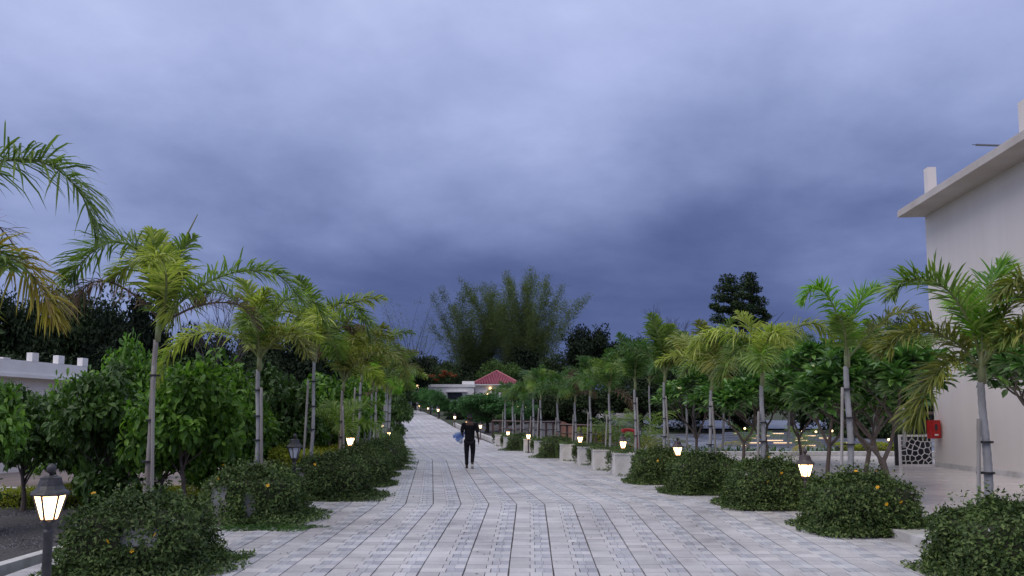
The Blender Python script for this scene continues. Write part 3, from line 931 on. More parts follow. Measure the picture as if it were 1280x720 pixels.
# a short young palm between the trunks
t = empty('young_palm', at(425, 545, 21)); t.location.z = hground(t.location.x, 21); tag(t, 'short young fan of green fronds low between the left palm trunks', 'young palm')
b = MB(); b.tube([(0, 0, 0), (0, 0, 1.2)], .05, 8); b.build('stem', M_TRUNKBR, t)
for k in range(7): link('frond', gen_fronds['g'][[0, 1, 2][k % 3]], t, (0, 0, 1.15), k * 2.4 + .3)

# right row
d = 9.9
palm(at(1236, 645, d), at(1228, 478, d), .085, .065, 'grey ringed palm with black straps before the cream wall, in the nearest right planter',
     [([(1226, 452), (1214, 410), (1190, 368), (1160, 350), (1130, 352), (1110, 372)], G_, .46, dict(n=50, droop=.15, vee=.3)),
      ([(1228, 450), (1228, 400), (1238, 355), (1254, 328)], BR, .46, dict(n=48, vee=.1, droop=.1)),
      ([(1229, 452), (1246, 405), (1275, 372), (1310, 372)], OL, .42, dict(n=44)),
      ([(1224, 458), (1200, 432), (1165, 415), (1128, 418), (1100, 445)], OL, .44, dict(n=50, droop=.3)),
      ([(1224, 460), (1195, 450), (1170, 468), (1150, 510), (1143, 530)], OL, .40, dict(n=46)),
      ([(1226, 452), (1216, 405, .3), (1206, 375, .6), (1196, 380, .9)], BR, .40, dict(n=36))],
     gen='o', ngen=1, seed=31, gelev=[2])
d = 9.3
palm(at(1352, 660, d), at(1345, 470, d), .075, .06, 'palm at the right frame edge, only its fronds reaching into view',
     [([(1340, 455), (1322, 400), (1298, 365), (1270, 352), (1250, 372)], OL, .40, dict(n=44)),
      ([(1340, 458), (1312, 425), (1280, 412), (1256, 430)], G_, .40, dict(n=40)),
      ([(1342, 455), (1330, 400), (1322, 350)], G_, .42, dict(n=40))],
     gen='go', ngen=3, seed=30)
d = 12.5
palm(at(1063, 602, d), at(1059, 458, d), .082, .06, 'slim palm with two upswept fronds like rabbit ears, in second right planter',
     [([(1058, 445), (1050, 405), (1036, 372), (1018, 360), (1002, 378)], BR, .38, dict(n=46, vee=.3)),
      ([(1059, 445), (1064, 405), (1076, 375), (1098, 358)], BR, .40, dict(n=46, vee=.3, droop=.1)),
      ([(1060, 448), (1085, 420), (1112, 395), (1140, 392), (1155, 410)], OL, .34, dict(n=40)),
      ([(1058, 446), (1056, 415, -.3), (1048, 395, -.6)], G_, .34, dict(n=36))],
     gen='g', ngen=0, seed=32)
d = 15.0
palm(at(953, 585, d), at(953, 482, d), .078, .058, 'palm with long feathery fronds arching both ways over the third right planter',
     [([(953, 468), (962, 435), (990, 412), (1020, 405), (1042, 422)], LI, .42, dict(n=48, droop=.6)),
      ([(952, 468), (940, 432), (912, 415), (880, 420), (862, 440)], LI, .42, dict(n=48, droop=.6)),
      ([(952, 468), (945, 440), (925, 435), (905, 460), (900, 480)], G_, .40, dict(n=44)),
      ([(953, 468), (958, 430, -.3), (968, 415, -.6), (985, 430, -.9)], LI, .38, dict(n=40))],
     gen='lg', ngen=3, seed=33)
RT = [(885, 588, 890, 488, 17.4, 'glo', 8, 1.1, 'palm with pale hanging leaflets in the fourth right planter'),
      (829, 578, 831, 478, 20.0, 'gok', 9, 1.15, 'palm with a rusty centre and green sides in the fifth right planter'),
      (794, 572, 794, 487, 22.7, 'kkg', 9, 1.1, 'dark green palm standing behind the red pipe, in the sixth right planter'),
      (762, 566, 762, 492, 25.3, 'kg', 9, 1.0, 'green palm in the seventh right planter'),
      (738, 562, 738, 495, 27.9, 'kkg', 8, 1.05, 'green palm in the eighth right planter'),
      (719, 558, 719, 503, 30.3, 'dok', 7, .9, 'small palm with browned drooping fronds in the ninth right planter'),
      (698, 556, 697, 504, 32.5, 'kkg', 8, .95, 'green palm in the tenth right planter'),
      (676, 554, 676, 500, 34.9, 'kkg', 8, 1.0, 'green palm in the eleventh right planter'),
      (666, 553, 667, 496, 37.4, 'kg', 8, 1.05, 'taller green palm in the twelfth right planter'),
      (654, 552, 654, 505, 39.6, 'kkg', 8, .95, 'green palm in the thirteenth right planter'),
      (641, 551, 641, 508, 41.9, 'kg', 7, .95, 'green palm in the fourteenth right planter'),
      (630, 550, 632, 504, 44.3, 'kg', 7, .95, 'leaning thin palm in the farthest right planter')]
for i, (bx, by, tx, ty, d, g, ng, sc, lab) in enumerate(RT):
    palm(at(bx, by, d), at(tx, ty, d), .062 + .001 * i, .048 + .001 * i, lab, gen=g, ngen=ng, seed=50 + i, scale=sc * (1.02 if i < 2 else 1.0))

BACK = [(903, 560, 905, 478, 27.5, 'kg', 9, 1.35, 'back row palm seen between the third and fourth right palms'), (858, 560, 858, 474, 30.5, 'kk', 9, 1.4, 'back row palm seen left of the fourth right palm'),
        (985, 560, 986, 470, 26.5, 'gk', 9, 1.35, 'back row palm seen right of the third right palm'), (1130, 560, 1128, 468, 21.5, 'okg', 9, 1.2, 'back row palm with olive fronds in front of the lattice corner'),
        (812, 560, 812, 482, 34, 'kk', 9, 1.4, 'back row palm seen between the fifth and sixth right palms'), (1092, 560, 1092, 462, 25, 'gl', 8, 1.2, 'back row palm with pale fronds right of the rabbit ear palm')]
for i, (bx, by, tx, ty, d, g, ng, sc, lab) in enumerate(BACK):
    t = palm(at(bx, by, d), at(tx, ty, d), .065, .05, lab, gen=g, ngen=ng, seed=90 + i, scale=sc, st=False)
    t['group'] = 'back row palms behind the right planters'

# ------------------------------------------------------------------ trees and shrubs


def crown_mesh(seed, nc, nl, leaf, flat=.75, mt=L_DARK, clump=.20, tmpl=LEAF, low=-.5, cc=None):
    r = np.random.default_rng(seed)
    c = r.normal(0, 1, (nc, 3)); c = unit(c) * (r.random((nc, 1)) ** .38) * .82
    c[:, 2] = np.abs(c[:, 2] - low * .3) * np.sign(c[:, 2] + .55)
    c *= [1, 1, flat]
    if cc is not None: c = np.array(cc); nc = len(c)
    cs = clump * r.uniform(.6, 1.35, nc)
    idx = r.integers(0, nc, nl)
    o = unit(r.normal(0, 1, (nl, 3))) * (r.random((nl, 1)) ** .45)
    P = c[idx] + o * cs[idx][:, None] * [1, 1, .72]
    N = o + np.array([0, 0, .8]) + r.normal(0, .4, (nl, 3))
    D = o * .7 + r.normal(0, .7, (nl, 3)) + np.array([0, 0, -.25])
    L = leaf * r.uniform(.6, 1.3, nl)
    return leaves('crown', P, D, N, L, L * r.uniform(.45, .65, nl), mt, tmpl), c


CROWNS = [crown_mesh(100 + i, 75 + 8 * i, 12000, .075) for i in range(3)] + [crown_mesh(110 + i, 26 + 5 * i, 11000, .075, .8, clump=.30) for i in range(3)]
BUSHC = [crown_mesh(200 + i, 48, 6000, .135, .95, L_BUSH, .27, LONGLEAF) for i in range(3)]


def limbs(c, r0, h0, hc, scale, n=14, seed=0):
    """tapered trunk that forks into limbs reaching into the crown; unit in metres"""
    r = random.Random(seed); b = MB()
    top = Vector((r.uniform(-.05, .05) * hc, r.uniform(-.05, .05) * hc, hc * .92))
    pts = [Vector((0, 0, 0)).lerp(top, t) + Vector((math.sin(t * 5) * r0 * .6, math.cos(t * 4) * r0 * .5, 0)) for t in (0, .25, .5, .75, 1)]
    b.tube(pts, [r0 * 1.35, r0, r0 * .85, r0 * .65, r0 * .4], 8)
    for k in range(n):
        q = c[r.randrange(len(c))]
        e_ = Vector((q[0] * scale[0], q[1] * scale[1], hc + q[2] * scale[2] + h0))
        t = r.uniform(.45, .95); s_ = pts[0].lerp(top, t)
        m_ = s_.lerp(e_, .5) + Vector((0, 0, r.uniform(-.1, .25) * scale[2] * .5))
        b.tube([s_, m_, e_], [r0 * .42, r0 * .25, r0 * .07], 5)
    return b


def tree(x, y, top, rx, mt, label, cat='tree', ht=None, k=0, group=None, bark=M_BARKD, crown_h=None, name='tree', z0=None, ry=None, crown=None):
    z = hground(x, y) - .1 if z0 is None else z0
    H = top - z
    ch = crown_h or min(H * .82, rx * 2.0)
    sz = ch / 2 / .72
    me, c = crown or CROWNS[k % len(CROWNS)]
    t = empty(name, (x, y, z)); tag(t, label, cat, group)
    zc_ = H - ch / 2 * 1.02
    b = limbs(c, max(.06, rx * .05), 0, zc_, (rx, rx, sz), seed=k)
    b.build('trunk', bark, t)
    o = link('crown', me, t, (0, 0, zc_), k * 1.7, mt, (rx, ry or rx, sz)); o['kind'] = 'stuff'
    return t


def tree_px(px, ytop, hw, d, mt, label, k=0, ch=None, **kw):
    p = at(px, ytop, d)
    return tree(p.x, d, p.z, hw / 1000 * d * 1.02, mt, label, k=k, crown_h=None if ch is None else ch / 1000 * d, **kw)


LONE = crown_mesh(404, 17, 13000, .065, clump=.165, cc=[(x_, y_, z_) for x_, z_ in ((-.05, .78), (.02, .6), (-.3, .5), (.25, .48), (-.5, .2), (-.15, .22), (.2, .2), (.5, .15), (-.8, -.1), (-.5, -.15), (-.1, -.1), (.3, -.12), (.65, -.1), (.92, -.22), (-.65, -.42), (-.2, -.45), (.2, -.45), (.6, -.4)) for y_ in (-.25, .25)])
TL = 'trees of the dark belt behind the garden'
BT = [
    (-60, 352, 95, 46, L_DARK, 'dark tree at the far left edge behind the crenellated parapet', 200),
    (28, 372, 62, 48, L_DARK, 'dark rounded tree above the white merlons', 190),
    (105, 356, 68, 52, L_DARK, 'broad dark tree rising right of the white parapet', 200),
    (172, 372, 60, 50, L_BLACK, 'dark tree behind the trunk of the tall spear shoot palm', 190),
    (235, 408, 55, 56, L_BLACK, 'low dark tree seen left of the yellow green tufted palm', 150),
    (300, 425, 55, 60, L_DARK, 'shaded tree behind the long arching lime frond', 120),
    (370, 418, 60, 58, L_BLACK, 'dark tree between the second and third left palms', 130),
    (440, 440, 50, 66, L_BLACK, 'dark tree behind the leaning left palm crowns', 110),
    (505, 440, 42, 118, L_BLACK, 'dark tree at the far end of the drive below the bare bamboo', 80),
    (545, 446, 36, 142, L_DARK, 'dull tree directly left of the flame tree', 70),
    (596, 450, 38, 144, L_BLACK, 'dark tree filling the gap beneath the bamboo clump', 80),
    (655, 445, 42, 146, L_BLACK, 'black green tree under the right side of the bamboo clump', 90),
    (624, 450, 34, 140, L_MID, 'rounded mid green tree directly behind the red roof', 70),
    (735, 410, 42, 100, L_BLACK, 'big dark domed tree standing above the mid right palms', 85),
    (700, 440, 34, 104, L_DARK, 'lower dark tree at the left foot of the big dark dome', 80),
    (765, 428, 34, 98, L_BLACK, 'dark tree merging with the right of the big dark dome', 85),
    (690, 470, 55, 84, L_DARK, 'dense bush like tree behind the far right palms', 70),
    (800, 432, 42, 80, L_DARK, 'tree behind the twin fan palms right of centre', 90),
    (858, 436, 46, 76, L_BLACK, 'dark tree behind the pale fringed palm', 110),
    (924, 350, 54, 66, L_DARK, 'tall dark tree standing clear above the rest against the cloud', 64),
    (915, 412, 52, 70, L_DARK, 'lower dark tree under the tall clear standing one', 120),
    (985, 415, 50, 62, L_DARK, 'dark tree behind the frangipanis nearest the gold glints', 120),
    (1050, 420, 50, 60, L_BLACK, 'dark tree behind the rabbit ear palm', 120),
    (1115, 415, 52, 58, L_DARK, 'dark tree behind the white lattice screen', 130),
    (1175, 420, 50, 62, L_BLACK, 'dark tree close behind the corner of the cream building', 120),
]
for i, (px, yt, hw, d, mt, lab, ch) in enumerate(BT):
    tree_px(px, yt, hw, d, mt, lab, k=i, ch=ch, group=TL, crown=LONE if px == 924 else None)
# understorey that closes the view below the crowns
US = [(20, 440, 90, 40), (130, 436, 70, 42), (230, 450, 70, 44), (320, 455, 60, 46), (400, 470, 60, 50), (450, 480, 50, 56), (485, 470, 40, 100),
      (690, 495, 40, 72), (740, 478, 50, 70), (800, 478, 50, 68), (860, 490, 50, 66), (1000, 478, 60, 64), (1090, 485, 60, 58), (920, 485, 60, 66), (560, 470, 40, 137), (600, 472, 36, 139), (662, 480, 30, 140), (583, 506, 26, 104), (600, 512, 24, 88), (572, 514, 16, 84), (640, 512, 24, 66)]
usl = ['behind the white parapet', 'right of the white parapet', 'behind the spear shoot palm', 'behind the tufted palm', 'behind the third left palm', 'behind the fifth left palm',
       'at the left end of the far drive', 'behind the far right palms', 'behind the seventh right palm', 'behind the sixth right palm', 'behind the fifth right palm',
       'behind the frangipani with cream flowers', 'left of the lattice screen', 'behind the third right palm', 'behind the white flat roofed house', 'behind the parapet step of the small house', 'to the right of the red roofed house', 'below the window of the white house', 'below the red roofed house', 'low beside the lantern before the white house', 'on the dark bank under the round trees']
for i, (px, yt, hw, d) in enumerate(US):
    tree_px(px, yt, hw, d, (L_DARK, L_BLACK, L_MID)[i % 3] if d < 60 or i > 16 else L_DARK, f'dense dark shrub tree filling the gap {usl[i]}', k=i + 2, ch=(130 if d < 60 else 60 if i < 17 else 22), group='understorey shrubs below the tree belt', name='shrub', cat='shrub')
# flame tree
def crown_z(t): return [c for c in t.children if c.name.startswith('crown')][0].location.z
t = tree_px(556, 452, 30, 134, L_DARK, 'flame tree with patches of orange blossom beside the far white house', k=3, ch=52, name='flame_tree')
me, c = crown_mesh(301, 9, 900, .10, .8, L_ORANGE, .15)
o = link('blossom', me, t, (0, -2.6, crown_z(t) + .9), 0, L_ORANGE, (3.4, 2.2, 1.5)); o['kind'] = 'stuff'
t = tree_px(738, 446, 14, 92, L_MID, 'small flame tree showing a red orange patch under the dark dome', k=1, ch=30, name='flame_tree')
me, c = crown_mesh(305, 6, 500, .12, .8, L_ORANGE, .18)
o = link('blossom', me, t, (0, -.6, crown_z(t) + .5), 0, L_ORANGE, (1.2, 1.0, .9)); o['kind'] = 'stuff'

# round trees along the far right edge of the drive
RG = 'small round trees lining the far drive'
for i, (px, yt, hw, d, ch) in enumerate(((608, 491, 46, 58, 44), (549, 491, 16, 84, 28), (538, 485, 19, 97, 30), (526, 485, 15, 110, 28), (596, 492, 22, 70, 32), (652, 503, 26, 56, 30), (577, 498, 17, 90, 30), (590, 503, 15, 78, 28), (562, 500, 14, 96, 24))):
    lab = ['largest round green tree above the walking person', 'small round tree before the white house', 'small round tree left of the white house', 'farthest small round tree by the lit pillar',
           'half hidden round tree behind the largest one', 'round bush tree right of the largest one', 'round tree under the sun shade of the white house', 'low round tree just left of the largest one', 'small dark round tree before the white house wall'][i]
    tree_px(px, yt, hw, d, L_GREEN, lab, k=i, ch=ch, group=RG, name='round_tree', z0=hroad(d))

# broadleaf bushes in the left garden
BG = 'broadleaf trees in the left garden'
BL = [(-40, 478, 70, 13.0, 0), (35, 497, 60, 16, 1), (100, 478, 48, 18.5, 0), (140, 470, 70, 15.5, 1), (235, 462, 78, 15.0, 0), (285, 470, 62, 17.5, 2), (165, 440, 50, 24, 2),
      (345, 475, 60, 20, 1), (415, 478, 55, 24, 2), (250, 500, 60, 19, 1), (445, 482, 40, 29, 0), (70, 500, 55, 22, 2), (500, 497, 18, 52, 1), (372, 505, 50, 22, 0), (205, 520, 55, 15.5, 0), (285, 525, 50, 17.5, 0), (120, 530, 50, 17.5, 1), (345, 528, 40, 19.5, 1), (410, 520, 40, 25, 0)]
bll = ['at the left frame edge above the near lantern', 'with thin twigs in front of the pale wall', 'below the last merlon', 'left of the spear shoot palm trunk', 'with glossy light green leaves right of the spear shoot palm',
       'behind the tufted palm', 'tall and light green behind the nearest left palm', 'between the second and third left palms', 'between the third and fourth left palms', 'low behind the light green one',
       'beyond the fifth left palm', 'low before the pale building', 'far along the left edge of the drive', 'behind the unlit lantern',
       'low and round right of the nearest left palm', 'low and round left of the second left palm', 'low and dark above the golden strip', 'low and dark right of the second left palm', 'low beside the fourth left palm']
for i, (px, yt, hw, d, k) in enumerate(BL):
    p = at(px, yt, d); z = hground(p.x, d)
    H = p.z - z; rx = hw / 1000 * d
    t = empty('garden_tree', (p.x, d, z)); tag(t, f'leafy green garden tree {bll[i]}', 'tree', BG)
    me, c = BUSHC[i % 3]
    ch = H * .95; sz = ch / 2 / .80; zc_ = H - ch / 2
    limbs(c, .045, 0, zc_, (rx, rx, sz), 12, seed=i).build('trunk', M_BARK, t)
    o = link('crown', me, t, (0, 0, zc_), i * 1.3, L_BUSH if k != 1 else L_BUSHD, (rx, rx, sz)); o['kind'] = 'stuff'

# yellow-green ground cover strips


def strip(cx, cy, z, sx, sy, h, n, mt, label, leaf=.05, name='low_hedge', cat='hedge'):
    q = rng.uniform(-1, 1, (n, 3)); top_ = rng.random(n) < .6
    q[top_, 2] = 1; q[~top_, 1] = np.where(rng.random((~top_).sum()) < .75, -1, 1)
    nn = q * [.2, 1, 1] + rng.normal(0, .4, (n, 3))
    P = np.stack([cx + q[:, 0] * sx / 2, cy + q[:, 1] * sy / 2, z + (q[:, 2] * .5 + .5) * h], 1)
    P += rng.normal(0, .03, P.shape)
    P[:, 2] += .12 * h * np.sin(P[:, 0] * 3.1) + .1 * h * np.sin(P[:, 0] * 7.7)
    L = rng.uniform(.6, 1.3, n) * leaf
    root = empty(name, (cx, cy, z)); tag(root, label, cat)
    o = link('foliage', leaves(name, P - np.array([cx, cy, z]), rng.normal(0, 1, (n, 3)) + [0, 0, .4], nn, L, L * .55, mt), root); o['kind'] = 'stuff'
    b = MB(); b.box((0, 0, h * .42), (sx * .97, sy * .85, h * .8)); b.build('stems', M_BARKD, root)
    return root


strip(-8.3, 17.2, .25, 5.6, 1.1, .3, 9000, L_YELLOW, 'low golden green hedge strip along the white kerb in the left garden', .06)
strip(-12.6, 16.6, .2, 2.6, 1.0, .25, 3000, L_YELLOW, 'short golden ground cover strip at the left frame edge beside the gravel', .06)
strip(-4.9, 20.0, .45, .9, 4.5, .85, 5000, L_YELLOW, 'golden flowered hedge behind the unlit lantern', .07)
strip(5.2, 50, .5, 2.2, 1.4, .8, 3000, L_YELLOW, 'clipped golden hedge beyond the brown railing', .10)
strip(16.3, 36.2, .5, 3.4, 1.0, .36, 4000, L_YELLOW, 'low golden hedge along the far edge of the polished terrace', .08)

# bamboo


def bamboo(x, y, z, culms, label, mt, leafy=1.0, seed=0, leaf=.42):
    r = random.Random(seed); rn = np.random.default_rng(seed)
    t = empty('bamboo_clump', (x, y, z)); tag(t, label, 'bamboo')
    PP = []; DD = []
    for (ang, az, ln, bend) in culms:
        p = Vector((r.uniform(-1.2, 1.2), r.uniform(-1.2, 1.2), 0)); pts = [p.copy()]
        n = 12
        for i in range(n):
            a = ang + bend * (i / n) ** 1.8
            p = p + Vector((math.sin(a) * math.cos(az), math.sin(a) * math.sin(az), math.cos(a))) * ln / n
            pts.append(p.copy())
        b = MB(); b.tube(pts, [.07 * (1 - .93 * i / n) for i in range(n + 1)], 5, 0, False)
        b.build('culm', M_BARKD if leafy < .3 else MATS['culm_green'], t)
        k = int(125 * leafy * ln / 14)
        g = (rn.random(k) ** .8) * .82 + .18
        f = g * n; i = np.minimum(f.astype(int), n - 1); fr = (f - i)[:, None]
        A = np.array([tuple(q) for q in pts])
        base = A[i] * (1 - fr) + A[i + 1] * fr
        T = unit(A[i + 1] - A[i])
        off = rn.normal(0, 1, (k, 3)); off = off - T * (off * T).sum(1, keepdims=True)
        sp = (1.7 * (1.12 - g))[:, None] * rn.random((k, 1))
        base2 = base + unit(off) * sp + T * sp * .8
        # sprays of narrow leaves at each node
        m = 7
        for _ in range(m):
            PP.append(base2 + rn.normal(0, .42, (k, 3))); DD.append(unit(off) * .5 + T * .8 + rn.normal(0, .45, (k, 3)) + np.array([0, 0, -.25]))
    if PP:
        P = np.concatenate(PP); D = np.concatenate(DD); k = len(P)
        o = link('foliage', leaves('foliage', P, D, rn.normal(0, 1, (k, 3)), leaf * rn.uniform(.7, 1.5, k), leaf * .15, mt), t); o['kind'] = 'stuff'
    return t


mat('culm_green', (.09, .11, .05), .6, (.14, .14, .07), 3)
r_ = random.Random(4)
cul = [(r_.uniform(.0, .42), r_.uniform(0, 6.28), r_.uniform(13, 27), r_.uniform(.05, .45)) for _ in range(70)]
p = at(655, 500, 152); bamboo(p.x, p.y, 3.6, cul, 'large feathery bamboo clump, tallest thing on the skyline behind the red roof', L_BAMBOO, .9, 3)
cul = [(r_.uniform(.0, .45), r_.uniform(0, 6.28), r_.uniform(11, 24), r_.uniform(.05, .5)) for _ in range(56)]
p = at(592, 500, 155); bamboo(p.x, p.y, 3.6, cul, 'second feathery bamboo clump on the left of the tallest one', L_BAMBOO, .9, 5)
cul = [(r_.uniform(.0, .35), r_.choice([0, math.pi]) + r_.uniform(-.7, .7), r_.uniform(11, 18), r_.uniform(.1, .6)) for _ in range(22)]
p = at(512, 500, 118); bamboo(p.x, p.y, 3.0, cul, 'thin nearly bare bamboo stems beside the end of the drive', L_BAMBOO, .10, 6, .3)


def bare_tree(x, y, z, h, label, seed):
    r = random.Random(seed); b = MB()
    def br(p, d_, l, rad, lev):
        q = p + d_ * l
        b.tube([p, p.lerp(q, .5) + Vector((r.uniform(-.05, .05), r.uniform(-.05, .05), 0)) * l, q], [rad, rad * .8, rad * .6], 5, 0, False)
        if lev == 0: return
        for _ in range(3):
            nd_ = (d_ + Vector((r.uniform(-.7, .7), r.uniform(-.7, .7), r.uniform(-.1, .5)))).normalized()
            br(q, nd_, l * r.uniform(.6, .85), rad * .58, lev - 1)
    t = empty('bare_tree', (x, y, z)); tag(t, label, 'tree')
    br(Vector((0, 0, 0)), Vector((0, 0, 1)), h * .34, h * .018, 5)
    b.build('branches', M_BARKD, t)


p = at(280, 500, 40); bare_tree(p.x, 40, hground(p.x, 40), 7.2, 'leafless twiggy tree between the first two left palms', 3)
p = at(868, 500, 60); bare_tree(p.x, 60, hground(p.x, 60), 8.6, 'leafless tree poking above the fourth right palm', 8)

# ------------------------------------------------------------------ frangipani trees
pl = MB()
T_ = LONGLEAF[0] * np.array([.34, .115, .34])
pl.add([tuple(v) for v in T_], [tuple(f) for f in LONGLEAF[1]])
PLM = pl.mesh('leaf', L_PLUM)
PFL = flower_mesh('flower', M_PETALW, .045, 5, .5)


def frangipani(x, y, z, h, spread, label, seed, nleaf=300, tips_max=46, lean=0):
    r = random.Random(seed)
    t = empty('frangipani_tree', (x, y, z)); tag(t, label, 'frangipani', 'frangipani trees around the terrace')
    b = MB(); tips = []
    def br(p, d_, l, rad, lev):
        q = p + d_ * l
        mid = p.lerp(q, .5) + Vector((r.uniform(-.08, .08), r.uniform(-.08, .08), 0)) * l
        b.tube([p, mid, q], [rad, rad * .88, rad * .8], 6, 0, lev == 0)
        tips.append((q, d_)) if lev <= 1 or (lev == 2 and r.random() < .6) else None
        if lev == 0: return
        k = 3 if r.random() < .45 else 2
        a0 = r.uniform(0, 6.28)
        for i in range(k):
            a = a0 + i * 6.28 / k + r.uniform(-.4, .4)
            nd_ = (d_ * .9 + Vector((math.cos(a), math.sin(a), 0)) * spread * r.uniform(.6, 1.1) + Vector((0, 0, .18))).normalized()
            br(q, nd_, l * r.uniform(.62, .86), rad * .70, lev - 1)
    br(Vector((0, 0, 0)), Vector((lean + r.uniform(-.1, .1), 0, 1)).normalized(), h * .25, .06, 5)
    b.build('trunk', M_BARK, t, True)
    r.shuffle(tips); tips = tips[:int(tips_max * 1.3)]
    made = 0; PP = []; DD = []; NN = []
    for q, d_ in tips:
        k = 17
        for i in range(k):
            a = i * 2.4 + r.uniform(-.2, .2); el = r.uniform(-.6, .8)
            dd = Vector((math.cos(a) * math.cos(el), math.sin(a) * math.cos(el), math.sin(el))) + d_ * .25
            dd.normalize()
            if made < nleaf:
                o = link('leaf', PLM, t, q + dd * .03)
                o.rotation_euler = (r.uniform(-.4, .4), -math.asin(max(-1, min(1, dd.z))), math.atan2(dd.y, dd.x)); s = r.uniform(.75, 1.15); o.scale = (s, s, s)
                made += 1
            else:
                PP.append(q + dd * .03); DD.append(dd); NN.append((0 + r.uniform(-.3, .3), r.uniform(-.3, .3), 1))
    if PP:
        o = link('leaves', leaves('leaves', np.array([tuple(a) for a in PP]), np.array([tuple(a) for a in DD]), np.array(NN), np.full(len(PP), .34), .115, L_PLUM, LONGLEAF), t)
        o['kind'] = 'stuff'
    for q, d_ in r.sample(tips, min(3, len(tips))):
        for i in range(6):
            o = link('flower', PFL, t, q + Vector((r.uniform(-.09, .09), r.uniform(-.12, .02), r.uniform(.08, .2)))); o.rotation_euler = (r.uniform(.2, 1.2), r.uniform(-.5, .5), 0)
    return t


for i, (px, d, h, sp, ln, lab, nl, tm) in enumerate((
        (1112, 15.5, 3.0, .75, -.15, 'frangipani with a curved dark trunk nearest the cream building', 300, 80),
        (1030, 20.5, 3.3, .80, .10, 'frangipani with cream flower clusters left of the rabbit ear palm', 300, 90),
        (1082, 18.5, 3.1, .75, -.05, 'frangipani leaning left behind the rabbit ear palm', 300, 80),
        (965, 23.0, 3.1, .80, -.2, 'frangipani with spreading low stems behind the third right palm', 300, 80),
        (925, 25.5, 3.1, .85, .1, 'frangipani between the third and fourth right palms', 300, 80),
        (872, 28.0, 3.2, .85, -.05, 'frangipani beyond the fourth right palm', 300, 80),
        (1102, 24.5, 3.4, .8, -.2, 'frangipani overhanging the white lattice screen', 300, 60),
        (1000, 28.5, 3.3, .8, 0, 'farthest frangipani behind the flowering one', 300, 70),
        (1300, 14.5, 3.4, .8, -.1, 'dark broad leaved frangipani against the cream wall at the right edge', 300, 80))):
    p = at(px, 500, d)
    frangipani(p.x, d, .36 if d > 15 else .4, h * 1.22, sp, lab, 60 + i, nl, int(tm * 1.25), ln)

# spiky plants and young coconut palms
bl = MB()
for k in range(26):
    a = k * 2.4; el = random.uniform(.5, 1.35); l = random.uniform(.35, .62)
    dx, dy, dz_ = math.cos(a) * math.cos(el), math.sin(a) * math.cos(el), math.sin(el)
    q = (-math.sin(a) * .022, math.cos(a) * .022, 0)
    m_ = (dx * l * .6, dy * l * .6, dz_ * l * .62); e2 = (dx * l * 1.1, dy * l * 1.1, dz_ * l * .85)
    bl.add([(0 - q[0], -q[1], 0), (q[0], q[1], 0), (m_[0] + q[0], m_[1] + q[1], m_[2]), (m_[0] - q[0], m_[1] - q[1], m_[2]), e2], [(0, 1, 2), (0, 2, 3), (3, 2, 4)])
SPK = bl.mesh('spiky_plant', L_BUSHD)
for i in range(16):
    p = at(862 + i * 12.2, 566, 35.4)
    o = link('spiky_plant', SPK, None, (p.x, 35.5 + random.uniform(-.3, .3), .36), random.uniform(0, 6)); s = random.uniform(1.0, 1.5); o.scale = (s, s, s)
    tag(o, f'dark spiky leaved plant behind the terrace kerb, {ORD[i].replace("nearest", "first")} from the left end of its row', 'plant', 'spiky plants behind the terrace kerb')
gx_ = [frond_mesh('frond', arc(2.3, el, be), mt_, .55, 40, seed=80 + i, width=.035, dens=1, vee=.15, droop=.5) for i, (el, be, mt_) in enumerate(((1.3, 1.0, F_GREEN), (1.0, 1.3, F_GREEN), (.75, 1.5, F_OLIVE), (.4, 1.0, F_YEL)))]
for j, (px, d, nf, lab) in enumerate(((803, 31, 11, 'young coconut palm with wide blue green fronds right of the red pipe'), (772, 34, 8, 'young coconut palm left of the red pipe'),
                                      (1002, 33, 8, 'young coconut palm with golden ribs behind the terrace kerb'), (935, 38, 8, 'young coconut palm before the gold glints'))):
    p = at(px, 560, d); t = empty('coconut_palm', (p.x, d, hground(p.x, d))); tag(t, lab, 'young palm', 'young coconut palms')
    b = MB(); b.tube([(0, 0, 0), (0, 0, .5)], [.14, .09], 8); b.build('stem', M_TRUNKBR, t)
    for k in range(nf):
        o = link('frond', gx_[[0, 1, 2, 1, 0, 3][k % 6]], t, (0, 0, .42), k * 2.4 + j); s = random.uniform(.8, 1.1) * (.7 if j in (2, 3) else 1); o.scale = (s, s, s)

# ------------------------------------------------------------------ lanterns


def hexring(r, z, n=6, ph=math.pi / 6): return [Vector((r * math.cos(ph + 2 * math.pi * k / n), r * math.sin(ph + 2 * math.pi * k / n), z)) for k in range(n)]


